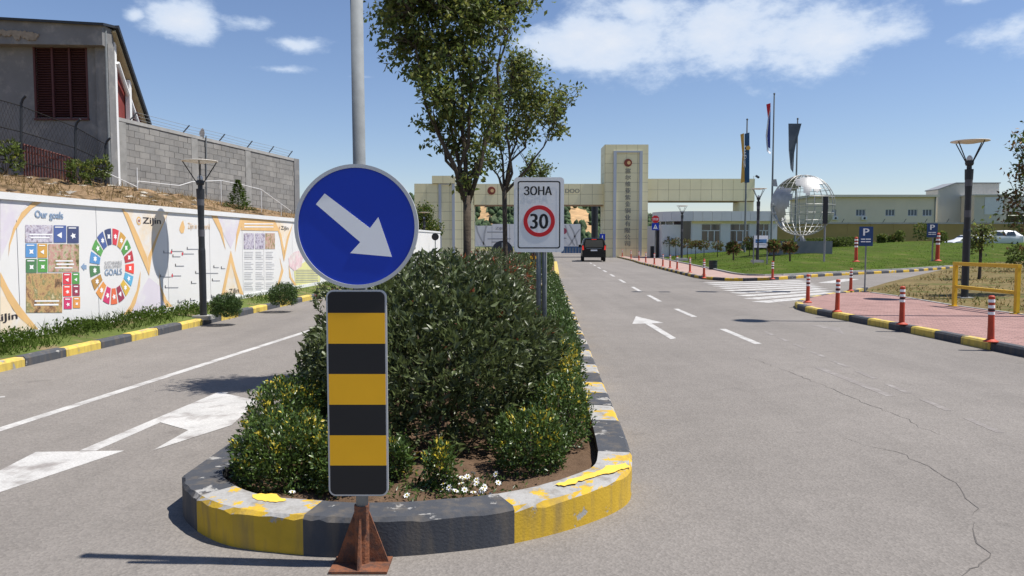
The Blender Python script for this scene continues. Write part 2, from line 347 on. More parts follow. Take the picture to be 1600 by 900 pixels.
def text_geo(s):
    c = bpy.data.curves.new('txt', 'FONT'); c.body = s; c.resolution_u = 3; o = bpy.data.objects.new('txt', c); COL.objects.link(o)
    dg = bpy.context.evaluated_depsgraph_get(); me = bpy.data.meshes.new_from_object(o.evaluated_get(dg))
    v = [tuple(q.co) for q in me.vertices]; f = [tuple(p.vertices) for p in me.polygons]
    bpy.data.objects.remove(o); bpy.data.curves.remove(c); bpy.data.meshes.remove(me)
    xs = [q[0] for q in v]; ys = [q[1] for q in v]
    x0, x1, y0, y1 = min(xs), max(xs), min(ys), max(ys)
    return [((a-x0)/(x1-x0), (b-y0)/(y1-y0)) for a, b, _ in v], f
def text_on(name, s, mat, parent, O, U, V, bold=0):
    """lettering fitted in the parallelogram O, O+U, O+V (world)"""
    uv, f = text_geo(s); O, U, V = Vector(O), Vector(U), Vector(V); b = MB(); n = U.cross(V).normalized()
    offs = [Vector((0, 0, 0))] if not bold else [U.normalized()*bold*k+n*.0004*i for i, k in enumerate((-1, 0, 1))]
    for of in offs: b.add([O+U*a+V*c+of for a, c in uv], f)
    me = bpy.data.meshes.new(name); o = root_loc(parent) if parent else Vector((0, 0, 0))
    me.from_pydata([(p[0]-o.x, p[1]-o.y, p[2]-o.z) for p in b.v], [], b.f); return ob(name, me, mat, parent)
ORD = ['first', 'second', 'third', 'fourth', 'fifth', 'sixth', 'seventh', 'eighth', 'ninth', 'tenth', 'eleventh', 'twelfth', 'thirteenth', 'fourteenth']

# ------------------------------------------------------------------ the setting: ground, road, kerbs, pavements
g = MB().face([(-3000, -200, -.03), (3000, -200, -.03), (3000, 4000, -.03), (-3000, 4000, -.03)]).build('ground', M_ground); struct(g)
road = MB().face([(-9, -12, 0), (70, -12, 0), (70, 130, 0), (-9, 130, 0)]).build('road', M_asphalt); struct(road)
def Xk(y): return -6.25+.064*(y-9.29)          # left kerb face
def Xh(y): return -7.05+.0559*(y-10.4)         # hoarding face
HT = Vector((.0559, 1, 0)).normalized(); HN = Vector((HT.y, -HT.x, 0)); H0 = Vector((-7.05, 10.4, 0))
def Hp(px, py, off=.0):
    r = ray(px, py); t = (H0-CAM).dot(HN)/r.dot(HN); return CAM+r*t+HN*off
# left verge
ys = np.arange(-8, 62, 1.0); b = MB()
for i in range(len(ys)-1):
    y0, y1 = ys[i], ys[i+1]
    for k in range(4):
        f0, f1 = k/4, (k+1)/4
        q = lambda y, f: (Xk(y)-.13+(Xh(y)-.5-Xk(y)+.13)*f, y, .125+.13*f)
        b.face([q(y0, f0), q(y1, f0), q(y1, f1), q(y0, f1)])
verge = b.build('left_verge', M_verge); struct(verge)
lk = bpy.data.objects.new('left_kerb', None); COL.objects.link(lk); struct(lk)
y = 2.4; i = 0
while y < 58:
    m = (M_ky2, M_kb2)[i % 2]; L0 = .80
    x0, x1 = Xk(y), Xk(y+L0-.012); dz = random.uniform(-.008, .008)
    bb = MB().prism([(x0-.15, y, -.02), (x0, y, -.02), (x0+.0, y, .10+dz), (x0-.025, y, .13+dz), (x0-.15, y, .13+dz)], (x1-x0, L0-.012, 0))
    bb.build('kerb_block', m, lk); y += L0; i += 1
# right near pavement with kerb
RK = [(7.25, -8), (7.15, 6), (7.07, 10.4), (6.99, 11.9), (6.92, 13.4), (6.78, 14.8), (6.66, 16.6), (6.68, 17.5), (6.85, 18.3), (7.3, 19.2), (8.0, 20.3), (9.0, 21.5), (10.2, 22.8), (11.5, 24.6)]
def resample(pl, step):
    out = [Vector((*pl[0], 0))]; rem = step; acc = 0
    for a, c in zip(pl[:-1], pl[1:]):
        a, c = Vector((*a, 0)), Vector((*c, 0)); L = (c-a).length; t = rem
        while t <= L: out.append(a.lerp(c, t/L)); t += step
        rem = t-L
    return out
def kerb_line(name, pl, step, h, wd, mats, side, phase=0):
    root = bpy.data.objects.new(name, None); COL.objects.link(root); struct(root); pts = resample(pl, step)
    nrm = []
    for i in range(len(pts)):
        t = (pts[min(i+1, len(pts)-1)]-pts[max(i-1, 0)]).normalized(); nrm.append(Vector((t.y, -t.x, 0))*side)
    for i in range(len(pts)-1):
        a, c = pts[i], pts[i+1]; c = a.lerp(c, 1-.012/step); na, nc = nrm[i], nrm[i+1]
        sec = lambda p, n: [p+Vector((0, 0, -.02)), p+Vector((0, 0, h-.03)), p+n*.025+Vector((0, 0, h)), p+n*wd+Vector((0, 0, h)), p+n*wd+Vector((0, 0, -.02))]
        A, B = sec(a, na), sec(c, nc); bb = MB()
        bb.add(A+B, [(0, 1, 2, 3, 4), (9, 8, 7, 6, 5)]+[(k, (k+1) % 5, 5+(k+1) % 5, 5+k) for k in range(5)])
        bb.build('kerb_block', mats[(i+phase) % len(mats)], root)
    return pts, nrm
kerb_line('right_kerb', RK, .68, .13, .15, (M_ky2, M_kb2), 1)
PB = [(10.3, -8), (10.3, 15.4), (10.2, 17.4), (10.45, 20.3), (10.4, 22.2)]
b = MB(); b.add([(x+.13, yy, .124) for x, yy in RK[:12]]+[(x, yy, .124) for x, yy in PB[::-1]], [tuple(range(12+len(PB)))])
rp = b.build('right_pavement', M_paver); struct(rp)
for i in range(30):                                    # light edging stones between pavers and grass
    y0 = 3+i*.65
    if y0 > 21.6: break
    xb = np.interp([y0, y0+.63], [p[1] for p in PB], [p[0] for p in PB])
    MB().prism([(xb[0]-.04, y0, .05), (xb[0]+.04, y0, .05), (xb[0]+.04, y0, .14), (xb[0]-.04, y0, .14)], (xb[1]-xb[0], .63, 0)).build('edging_stone', M_concrete, rp)
def dry_z(x, y): return .13+.03*max(0, x-10.3)
b = MB(); NE = [(10.4, 22.2), (11.5, 24.3), (14, 28), (18, 33), (22.4, 37.6), (27.7, 40.3), (45, 46)]
left = [(10.3, -8), (10.3, 5), (10.3, 12), (10.3, 15.4), (10.2, 17.4), (10.45, 20.3), (10.4, 22.2)]+NE[1:]
right = [(30, -8), (32, 5), (34, 10), (36, 14), (38, 18), (40, 22), (44, 26), (46, 30), (48, 33), (50, 36), (54, 39), (58, 42), (70, 50)]
for (a, c, d, e) in zip(left[:-1], left[1:], right[1:], right[:-1]):
    for k in range(6):
        f0, f1 = (k/6)**2, ((k+1)/6)**2
        q = lambda p, r, f: (p[0]+(r[0]-p[0])*f, p[1]+(r[1]-p[1])*f, dry_z(p[0]+(r[0]-p[0])*f, 0) if f > 0 else .11)
        b.face([q(a, e, f0), q(c, d, f0), q(c, d, f1), q(a, e, f1)])
dry = b.build('dry_grass_verge', M_drygrass); struct(dry)
kerb_line('side_road_near_kerb', NE, .9, .10, .12, (M_concrete,), 1)
# far pavement + kerb + lawn
FK = [(12.2, 95), (11.2, 85), (9.9, 62), (9.3, 55), (8.45, 40), (8.12, 34), (8.15, 32.2), (8.5, 30.9), (9.3, 30.5), (10.4, 31.0), (12, 32.4), (14.6, 35.0), (20.7, 39.6), (26.8, 45.5), (32.6, 48), (60, 58)]
kerb_line('far_kerb', FK, .75, .13, .15, (M_ky, M_kb), -1)
LK = [(15.5, 95), (13.7, 72), (11.8, 52), (10.7, 40), (10.15, 34.5), (10.3, 32.9), (11.2, 32.75), (12.2, 33.3), (14.5, 35.4), (20.6, 39.95), (26.7, 45.8), (32.5, 48.3), (60, 58.3)]
b = MB(); A = FK[:10]+[(11.9, 32.5)]; Bq = LK[:8]
b.add([(x+.1, yy, .124) for x, yy in A]+[(x, yy, .122) for x, yy in Bq[::-1]], [tuple(range(len(A)+len(Bq)))])
fp = b.build('far_pavement', pm('pale_pavers', (.36, .25, .21), .9, .12, .8, fine=.12, fscale=6)); struct(fp)
LKd = [(p.x, p.y) for p in resample(LK, .5)]; LKa = np.array(LKd)
def lawn_z(x, y):
    d = math.sqrt(np.min((LKa[:, 0]-x)**2+(LKa[:, 1]-y)**2)); return .15+1.65*(1-math.exp(-d/13.0))
Kp = resample(LK, 1.0); nK = len(Kp); b = MB(); grid = []
for i, p in enumerate(Kp):
    f = i/(nK-1); F = Vector((17+f*95, 118-20*f, 0)); row = []
    for k in range(25):
        t = (k/24)**1.6; q = p.lerp(F, t); z = lawn_z(q.x, q.y)+(.05*math.sin(q.x*.7)*math.sin(q.y*.45) if k > 1 else 0)
        row.append((q.x, q.y, z))
    grid.append(row)
for i in range(nK-1):
    for k in range(24): b.face([grid[i][k], grid[i+1][k], grid[i+1][k+1], grid[i][k+1]])
lawn = b.build('lawn', M_lawn, smooth=True); struct(lawn)
for a, c in zip(Kp[:-1], Kp[1:]):
    t = (c-a).normalized(); n = Vector((t.y, -t.x, 0)); e = a.lerp(c, .985)
    MB().prism([a-n*.05+Vector((0, 0, .05)), a+n*.05+Vector((0, 0, .05)), a+n*.05+Vector((0, 0, .19)), a-n*.05+Vector((0, 0, .19))], e-a).build('edging_stone', M_concrete, lawn)
def GL(px, py):
    r = ray(px, py); d = 24.0
    while d < 130:
        q = CAM+r*(d/r.y)
        if q.z <= lawn_z(q.x, q.y): break
        d += .15
    return Vector((q.x, q.y, lawn_z(q.x, q.y)))
# road markings (each a sheet of its own, 4 mm above the asphalt)
def mark(pts, mat=M_paint, name='road_marking', z=.0016): return MB().face([G(a, c, z) for a, c in pts]).build(name, mat, road)
def strip(p, q, wd, mat=M_paint, z=.0016):
    p, q = Vector(p), Vector(q); t = (q-p).normalized(); n = Vector((-t.y, t.x))*wd/2
    MB().face([(*(p+n), z), (*(p-n), z), (*(q-n), z), (*(q+n), z)]).build('road_marking', mat, road)
gx = lambda px, py: G(px, py).to_2d()
a, c = gx(0, 671), gx(470, 521); dv = (c-a).normalized(); strip(a-dv*3.5, c+dv*26, .11)
mark([(56, 706), (194, 704), (-186, 831)]); mark([(124, 704), (150, 704), (357, 613), (340, 613)])
mark([(249.5, 659.5), (294, 672), (238, 704), (362, 664), (404, 626), (346, 613.5)], z=.0032)
mark([(-40, 622), (8, 618.5), (8, 620.5), (-40, 624)])
for p, q in (((1185, 537.5), (1129, 514)), ((1085, 495), (1056, 482.5)), ((1031, 471), (1013, 461))): strip(gx(*p), gx(*q), .12)
ax = Vector((.055, 1)).normalized(); s0 = gx(1000, 455)
for k in range(7): strip(s0+ax*(k*5.2), s0+ax*(k*5.2+2.4), .12)
mark([(993.6, 494), (988, 506), (1037, 504.5)]); mark([(1008, 505.6), (1018, 505), (1056.6, 528.3), (1048, 530)], z=.0032)
mark([(1262, 507), (1312, 511.5), (1319, 523), (1300, 515.5)], M_paint_worn)
strip(gx(1280, 575), gx(1392, 619), .10, M_paint_worn)
p, q = gx(1195, 518), gx(1600, 692)
for k in range(9): strip(p.lerp(q, k/9), p.lerp(q, (k+.62)/9), .07, M_paint_worn)
for k in range(9):
    f = k/8; l = Vector((7.55-1.0*f, 29.3-9.4*f)); r_ = Vector((12.0-2.2*f, 31.2-8.6*f)); strip(l, r_, .5)
strip((12.2, 29.3), (14.6, 32.4), .6)
for k in range(14): strip((1.42+.05*k*1.1, 25.5+k*1.1), (1.42+.05*(k*1.1+.5), 26+k*1.1), .12)
def crack(pts, wd):
    pts = [gx(*p) for p in pts]; fine = []
    for a, c in zip(pts[:-1], pts[1:]):
        n = max(2, int((c-a).length/.09))
        for k in range(n): fine.append(a.lerp(c, k/n)+Vector((random.gauss(0, .014), random.gauss(0, .014))))
    fine.append(pts[-1]); bb = MB(); k = len(fine)
    L, Rr = [], []
    for i, p in enumerate(fine):
        t = (fine[min(i+1, k-1)]-fine[max(i-1, 0)]).normalized(); n = Vector((-t.y, t.x))*wd*random.uniform(.2, 1)*min(1, .15+4*min(i, k-1-i)/k)
        L.append((*(p+n), .0022)); Rr.append((*(p-n), .0022))
    bb.add(L+Rr, [(i, i+1, k+i+1, k+i) for i in range(k-1)]); bb.build('crack', M_crack, road)
crack([(1160, 555), (1230, 580), (1300, 608), (1345, 628), (1400, 648), (1450, 672), (1500, 693)], .0045)
crack([(1310, 682), (1345, 695), (1400, 706), (1440, 722), (1480, 748), (1505, 765), (1530, 795), (1520, 806)], .0045)
crack([(1524, 815), (1528, 838), (1546, 862), (1538, 880), (1515, 890), (1500, 902)], .005)
crack([(1150, 452), (1180, 461), (1230, 478)], .012)
# ------------------------------------------------------------------ embankment on the left
lo = [(-9.6, 0, 1.5), (-8.9, 8, 1.75), (-8.0, 14, 1.95), (-7.4, 22, 1.95), (-6.9, 32, 1.7), (-6.2, 44, 1.2), (-5.6, 60, .4)]
hi = [(-24, 12, 3.7), (-20, 18.5, 3.75), (-15.5, 21.6, 3.62), (-12.9, 24.2, 3.45), (-9.2, 33.4, 2.75), (-9.0, 46, 2.2), (-9, 62, 1.2)]
far = [(-60, 14, 4.2), (-60, 24, 4.2), (-50, 40, 4.2), (-44, 50, 4.1), (-40, 60, 3.6), (-40, 70, 3.2), (-40, 90, 2)]
def lerp3(tab, f):
    x = f*(len(tab)-1); i = min(int(x), len(tab)-2); return Vector(tab[i]).lerp(Vector(tab[i+1]), x-i)
b = MB(); gr = []
NU, NV = 110, 30
for i in range(NU+1):
    f = i/NU; l, h, fr = lerp3(lo, f), lerp3(hi, f), lerp3(far, f); row = []
    foot = Vector((Xh(l.y)-.35, l.y, .1))
    for k in range(NV+1):
        if k == 0: p = foot
        elif k <= 20: p = l.lerp(h, (k-1)/19); p.z += .10*math.sin(math.pi*(k-1)/19)+random.gauss(0, .035)*(1 if k < 20 else .3)
        else: p = h.lerp(fr, ((k-20)/10)**1.5)
        row.append(tuple(p))
    gr.append(row)
for i in range(NU):
    for k in range(NV): b.face([gr[i][k], gr[i+1][k], gr[i+1][k+1], gr[i][k+1]])
emb = b.build('embankment', M_earth); struct(emb)
def emb_pt(f, t): l, h = lerp3(lo, f), lerp3(hi, f); p = l.lerp(h, t); p.z += .10*math.sin(math.pi*t); return p
bs = []
for _ in range(9000):
    f, t = random.uniform(.05, .75), random.random()
    if (math.sin(f*60)+math.sin(t*9+f*25)+random.gauss(0, .8)) > .2: bs.append(emb_pt(f, t))
tag(blades('dry_grass', M_straw, np.array([tuple(p) for p in bs]), rng.uniform(.06, .3, len(bs)), .02, .5), 'dry straw grass on the earth bank above the hoarding', 'grass', kind='stuff')
b = MB()
for _ in range(420):
    p = emb_pt(random.uniform(.05, .7), random.random()); s_ = random.uniform(.03, .13)
    vs = [p+Vector((random.gauss(0, s_), random.gauss(0, s_), random.uniform(-.3, .6)*s_)) for _ in range(5)]
    b.add(vs, [(0, 1, 2), (0, 2, 3), (0, 3, 4), (0, 4, 1), (1, 2, 3, 4)])
tag(b.build('rubble', pm('pale_rubble', (.45, .41, .34), .95, .2, 6)), 'pale stones strewn over the earth bank', 'rubble', kind='stuff')
# verge weeds
n = 15000; yy = rng.uniform(6, 40, n); f = rng.random(n)**.8
xx = np.array([Xk(v)-.2 for v in yy]); xx = xx+(np.array([Xh(v)+.04 for v in yy])-xx)*f
keep = (np.sin(yy*2.1)+np.sin(xx*7+yy)+rng.normal(size=n)*.9+(f-.4)*1.6+(12.5-yy)*.12) > -.2
base = np.stack([xx, yy, .12+.13*f], 1)[keep]; hh = rng.uniform(.03, .11, len(base))*np.where(base[:, 1] < 15, 1.7, .8)*(0.6+.7*f[keep])
tag(blades('grass', M_grass, base, hh, .018, .5), 'green grass on the verge below the hoarding', 'grass', kind='stuff')
n = 5000; yy = rng.uniform(7, 15.5, n); f = rng.uniform(.35, 1, n); xx = np.array([Xk(v)-.2 for v in yy]); xx = xx+(np.array([Xh(v)+.03 for v in yy])-xx)*f
cl = (np.sin(yy*3.3)+rng.normal(size=n)*.6) > -.1; C = np.stack([xx, yy, .12+.13*f+rng.uniform(.02, .17, n)*(.4+.6*np.abs(np.sin(yy*2.3)))], 1)[cl]
tag(leaves('verge_weeds', M_grass, None, C, rng.normal(size=C.shape)+[0, 0, .4], .055, .03), 'leafy weeds at the foot of the printed hoarding', 'weeds', kind='stuff')
# lawn and dry grass blades
n = 26000; idx = rng.integers(0, nK-1, n); tt = rng.random(n)**1.6*.6
base = np.array([grid[i][0] for i in idx])*(1-tt[:, None])+np.array([grid[i][24] for i in idx])*tt[:, None]
base[:, :2] += rng.normal(size=(n, 2))*.3
kk = np.array([np.min((LKa[:, 0]-p[0])**2+(LKa[:, 1]-p[1])**2) for p in base]); base[:, 2] = .15+1.65*(1-np.exp(-np.sqrt(kk)/13))
side = np.array([(p[0] > 10.6 and not (p[1] < 33.5)) for p in base]); base = base[side & (kk > .2)]
tag(blades('lawn_grass', M_grass, base, rng.uniform(.03, .085, len(base)), .03, .8), 'green grass blades of the lawn', 'grass', kind='stuff')
n = 12000; xx = rng.uniform(10.4, 24, n); yy = rng.uniform(12, 38, n); kp = (yy < 22+(xx-10.4)*1.25) & (np.sin(xx*1.3)+np.sin(yy*.9+xx)+rng.normal(size=n)*.7 > -.1)
base = np.stack([xx, yy, .13+.03*(xx-10.3)], 1)[kp]
tag(blades('dry_verge_grass', M_straw, base, rng.uniform(.03, .12, len(base)), .03, .6), 'dry yellow grass beside the red pavement', 'grass', kind='stuff')
base = base[rng.random(len(base)) < .45]+[.03, .02, 0]
tag(blades('green_verge_grass', M_grass, base, rng.uniform(.03, .12, len(base)), .03, .6), 'green grass patches beside the red pavement', 'grass', kind='stuff')
# ------------------------------------------------------------------ far hills with forest
def hill_h(x, y):
    r = 16*math.exp(-((x-22)/50)**2-((y-330)/70)**2)+20*math.exp(-((x+40)/60)**2-((y-400)/80)**2)+17*math.exp(-((x+160)/90)**2-((y-380)/90)**2)
    r += 10*math.exp(-((x-120)/70)**2-((y-420)/90)**2)+9*math.exp(-((x-260)/90)**2-((y-430)/90)**2)
    return r+.9*math.sin(x*.09)*math.sin(y*.07)-1
def is_cut(x, y):
    return ((x-25.5-1.2*math.sin(y*.2))/4.2)**2+((y-285)/34)**2 < 1 or ((x+10+.12*(y-300))/2.0)**2+((y-300)/46)**2 < 1
b = MB(); gx_ = np.linspace(-420, 460, 330); gy_ = np.linspace(215, 560, 110)
vid = [[None]*len(gy_) for _ in gx_]
for i, x in enumerate(gx_):
    for j, yv in enumerate(gy_): vid[i][j] = len(b.v); b.v.append((x, yv, hill_h(x, yv)))
for i in range(len(gx_)-1):
    for j in range(len(gy_)-1): b.f.append((vid[i][j], vid[i+1][j], vid[i+1][j+1], vid[i][j+1]))
hills = b.build('hills', pm('hill_green', (.06, .085, .035), .95, .25, .2, .5, 1.0), smooth=True); struct(hills)
hills.data.materials.append(pm('hill_earth', (.46, .29, .14), .95, .25, .25, .5, 1.0, col2=(.33, .22, .11), thr=(.45, .6)))
for p_ in hills.data.polygons:
    if is_cut(p_.center.x, p_.center.y): p_.material_index = 1
C = []
while len(C) < 15000:
    x = random.uniform(-260, 280); yv = random.uniform(222, 460)
    if is_cut(x, yv) and random.random() < .93: continue
    C.append((x, yv, hill_h(x, yv)))
C = np.array(C); n = len(C); hgt = rng.uniform(1.4, 4.0, n); rad = rng.uniform(.6, 1.5, n)
ang = np.linspace(0, 2*np.pi, 6, endpoint=False); Vv = []
for zf, rf in ((.1, .6), (.4, 1.0), (.75, .65)):
    for a_ in ang:
        j = rng.uniform(.75, 1.25, n); Vv.append(np.stack([C[:, 0]+rad*rf*j*np.cos(a_), C[:, 1]+rad*rf*j*np.sin(a_), C[:, 2]+hgt*zf*rng.uniform(.85, 1.15, n)], 1))
Vv.append(C+np.stack([0*hgt, 0*hgt, hgt], 1)); V = np.stack(Vv, 1).reshape(-1, 3); F = []
for r_ in range(2):
    for j in range(6): a0, a1 = r_*6+j, r_*6+(j+1) % 6; F += [(a0, a1, a1+6), (a0, a1+6, a0+6)]
F += [(12+j, 12+(j+1) % 6, 18) for j in range(6)]
F = (np.arange(n)[:, None, None]*19+np.array(F)[None]).reshape(-1, 3)
tag(ob('far_forest', fast_mesh('far_forest', V, F), M_wood), 'dark green woodland covering the hills behind the gate', 'forest', kind='stuff')

# ------------------------------------------------------------------ foreground traffic island
IO = [G(284, 742, .2).to_2d()]+[Vector(p) for p in ((-1.86, 4.22), (-1.64, 3.98), (-1.42, 3.84), (-1.11, 3.76), (-.89, 3.72), (-.68, 3.72), (-.385, 3.77), (.013, 3.90), (.418, 4.17), (.70, 4.5), (.79, 4.9))]
# outline of the kerb: smooth it
def cr(pts, n):
    out = []
    for i in range(len(pts)-1):
        p0, p1, p2, p3 = pts[max(i-1, 0)], pts[i], pts[i+1], pts[min(i+2, len(pts)-1)]
        for k in range(n):
            t = k/n; out.append(.5*((2*p1)+(p2-p0)*t+(2*p0-5*p1+4*p2-p3)*t*t+(3*p1-p0-3*p2+p3)*t**3))
    return out+[pts[-1]]
nose = cr(IO, 5)
leftside = [Vector((-2.0+.056*(y-4.7), y)) for y in np.arange(24.5, 4.75, -.55)]
rightside = [Vector((.81+.045*(y-5.2), y)) for y in np.arange(5.25, 24.6, .55)]
ring = leftside+nose+rightside; KH = .2; KW = .22
def inset(pl, wd):
    out = []
    for i, p in enumerate(pl):
        t = (pl[min(i+1, len(pl)-1)]-pl[max(i-1, 0)]).normalized(); out.append(p+Vector((-t.y, t.x))*wd)
    return out
inner = inset(ring, KW); mid = inset(ring, .02)
island = bpy.data.objects.new('traffic_island_kerb', None); COL.objects.link(island)
tag(island, 'raised concrete kerb painted yellow and black round the planted island in front', 'kerb')
def boundary(px):   # index on the nose nearest to an image column
    best = min(range(len(nose)), key=lambda i: abs(800+FPX*nose[i].x/nose[i].y-px) if nose[i].y < 4.6 else 9e9); return len(leftside)+best
cuts = [boundary(296), boundary(460), boundary(804), len(leftside)+len(nose)-1]
segs = []; 
i = cuts[0]; k = 0
while i > 0:
    j = i-1
    while j > 0 and (ring[j]-ring[i]).length < 1.0: j -= 1
    segs.append((j, i, (M_kb, M_ky)[k % 2])); i = j; k += 1
segs += [(cuts[0], cuts[1], M_ky), (cuts[1], cuts[2], M_kb), (cuts[2], cuts[3], M_ky)]
i = cuts[3]; k = 0
while i < len(ring)-1:
    j = i+1
    while j < len(ring)-1 and (ring[j]-ring[i]).length < .5: j += 1
    segs.append((i, j, (M_kb, M_ky)[k % 2])); i = j; k += 1
for a, c, m in segs:
    bb = MB(); k = c-a+1; rows = []
    for i in range(a, c+1):
        o_, m_, n_ = ring[i], mid[i], inner[i]; w1 = .004*math.sin(o_.x*2.3+o_.y*1.1)+random.gauss(0, .0012)
        rows.append([(o_.x, o_.y, -.02), (o_.x, o_.y, KH*.5+w1), (o_.x, o_.y, KH-.022+w1+random.gauss(0, .006)), (m_.x+random.gauss(0, .004), m_.y+random.gauss(0, .004), KH+w1), (n_.x, n_.y, KH+.005+w1), (n_.x, n_.y, .02)])
    bb.add(sum(rows, []), [(i*6+q, i*6+q+1, i*6+q+7, i*6+q+6) for i in range(k-1) for q in range(5)]+[(0, 1, 2, 3, 4, 5), tuple((k-1)*6+q for q in range(5, -1, -1))])
    o_ = bb.build('kerb_segment', m, island)
# end kerb at the back
MB().box(leftside[0].x, rightside[-1].x, 24.55, 24.75, -.02, .19).build('kerb_segment', M_ky, island)
sb = MB(); L = [v for v in inner]; cx = [Vector((-.6+.05*(v.y-4), max(v.y, 4.3))) for v in L]
def soil_z(x, y): return .135+.012*math.sin(x*9+1.3*math.sin(y*5))+.010*math.sin(y*11+x*4)+.006*math.sin(x*31)*math.sin(y*27)
for i in range(len(L)-1):
    for k in range(12):
        q = []
        for (v, c, f) in ((L[i], cx[i], k/12), (L[i+1], cx[i+1], k/12), (L[i+1], cx[i+1], (k+1)/12), (L[i], cx[i], (k+1)/12)):
            p_ = v.lerp(c, f); q.append((p_.x, p_.y, soil_z(p_.x, p_.y)))
        sb.face(q)
soil = sb.build('island_soil', M_soil); struct(soil)
# paint flakes left on the bare top
for pts in ([(393, 773), (432, 771), (447, 781), (428, 784), (403, 782)], [(866, 757), (900, 745), (935, 735), (950, 727), (978, 724), (985, 730), (960, 738), (938, 741), (912, 751), (880, 759)]):
    jp = []
    for (a, c), (e, f_) in zip(pts, pts[1:]+pts[:1]):
        for k in range(5): jp.append((a+(e-a)*k/5+random.gauss(0, 1.3), c+(f_-c)*k/5+random.gauss(0, .8)))
    MB().face([G(a, c, .209) for a, c in jp]).build('paint_flake', pm('loose_yellow_paint', (.75, .5, .07), .7, .1, 9), island)
# second island further on
i2 = bpy.data.objects.new('far_island_kerb', None); COL.objects.link(i2)
tag(i2, 'yellow kerb of the smaller planted island further along the road', 'kerb')
for k in range(5):
    x0 = -.55+.52*k; MB().box(x0, x0+.51, 33.0, 33.2, -.02, .2).build('kerb_segment', (M_ky2, M_kb2)[k % 2] if k else M_ky2, i2)
for k in range(26):
    y0 = 33.22+k*.8
    for x0 in (1.86+.055*(y0-33), -.55+.055*(y0-33)): MB().prism([(x0, y0, -.02), (x0+.2, y0, -.02), (x0+.2, y0, .2), (x0, y0, .2)], (.043, .79, 0)).build('kerb_segment', M_ky2 if k % 2 == 0 or x0 > 1 else M_kb2, i2)
b = MB().prism([(-.4, 33.2, .14), (1.9, 33.2, .14), (3, 54, .14), (.7, 54, .14)], (0, 0, .01)); struct(b.build('far_island_soil', M_soil))

# ------------------------------------------------------------------ plants
def shell_points(n, c, r, squash=.35, lowz=None):
    """points in the outer part of an ellipsoid, with lumps"""
    u = unit(rng.normal(size=(n, 3))); lump = 1+.05*np.sin(u[:, 0]*5+c[0]*7)*np.sin(u[:, 1]*6+2)+.05*np.sin(u[:, 2]*8+c[1]*3)
    rad = (1-squash*rng.random(n)**2)*lump; h = np.maximum(np.hypot(u[:, 0], u[:, 1]), 1e-6); lowf = np.where(u[:, 2] < 0, h**.3/h, h**.8/h)
    uu = u.copy(); uu[:, 0] *= lowf; uu[:, 1] *= lowf; p = np.array(c)+uu*np.array(r)*rad[:, None]
    if lowz is not None: k = p[:, 2] > lowz; p, u = p[k], u[k]
    return p, u
def shoots(pts, nrm, per, spread=.9, up=.5):
    ax = unit(nrm*.8+np.array([0, 0, up])+rng.normal(size=pts.shape)*.35)
    C = np.repeat(pts, per, 0)+rng.normal(size=(len(pts)*per, 3))*.012; A = np.repeat(ax, per, 0)
    D = unit(A+unit(rng.normal(size=A.shape))*spread); C = C+A*rng.uniform(-.05, .03, (len(C), 1)); return C, D
def photinia(c, r, label, nshoot, single=0, red=.08):
    t = thing('photinia_shrub', label, 'shrub', (c[0], c[1], .14), 'red-tipped evergreen shrubs along the island')
    b = MB()
    for k in range(9):
        a = 2*math.pi*k/9; p = Vector((c[0]+.12*math.cos(a), c[1]+.12*math.sin(a), .12)); q = Vector((c[0]+r[0]*.65*math.cos(a), c[1]+r[1]*.65*math.sin(a), c[2]+r[2]*.45))
        b.tube([p, p.lerp(q, .5)+Vector((0, 0, .1)), q], [.02, .013, .006], 6)
    b.build('stems', M_twig, t, world=True)
    pts, nr = shell_points(nshoot, c, r, .4, .2); C, D = shoots(pts, nr, 7)
    Lg = rng.uniform(.5, 1.0, len(C))*np.repeat(rng.uniform(.062, .105, len(pts)), 7); isred = np.repeat((rng.random(len(pts)) < red) & (nr[:, 2] > .2), 7)
    g_ = ~isred
    if single:      # the leaves that show largest are single pieces
        Cg, Dg, Lgg = C[g_], D[g_], Lg[g_]; dist = np.linalg.norm(Cg-np.array(CAM), axis=1); ordr = np.argsort(dist+.35*rng.random(len(dist)))
        sel = ordr[:single]; rest = ordr[single:]; V0, F0 = leaf_arrays(np.zeros((1, 3)), np.array([[0., 0, 1]]), 1.0, .36)
        me = fast_mesh('leaf', V0, F0); me.materials.append(M_phot); o = np.array(root_loc(t))
        for i in sel:
            lf = bpy.data.objects.new('leaf', me); COL.objects.link(lf); lf.parent = t; lf.location = Cg[i]-o
            lf.rotation_mode = 'QUATERNION'; lf.rotation_quaternion = Vector(Dg[i]).to_track_quat('Z', random.choice('XY')) ; lf.scale = (Lgg[i],)*3
        leaves('foliage', M_phot, t, Cg[rest], Dg[rest], Lgg[rest], Lgg[rest]*.36)
    else: leaves('foliage', M_phot, t, C[g_], D[g_], Lg[g_], Lg[g_]*.36)
    if isred.any(): leaves('young_foliage', M_photred, t, C[isred], D[isred], Lg[isred]*.9, Lg[isred]*.3)
    return t
photinia((-.62, 6.2, .60), (.98, 1.36, .80), 'big dark evergreen shrub behind the striped marker board', 5600, 300, .015)
photinia((-1.26, 7.2, .66), (.62, 1.0, .72), 'evergreen shrub at the left edge of the island behind the marker board', 900, 0, .07)
photinia((-.80, 8.7, .68), (.82, 1.1, .74), 'evergreen shrub around the foot of the nearest tree side of the zone sign', 1300, 0, .12)
photinia((-.62, 11.0, .72), (.98, 1.35, .72), 'red-tipped evergreen shrub at the foot of the nearest island tree', 1200, 0, .16)
photinia((-.45, 13.8, .72), (.98, 1.45, .72), 'red-tipped evergreen shrub between the two island trees', 1100, 0, .16)
photinia((-.3, 17.2, .70), (.98, 1.6, .72), 'red-tipped evergreen shrub at the foot of the slender second island tree', 1100, 0, .14)
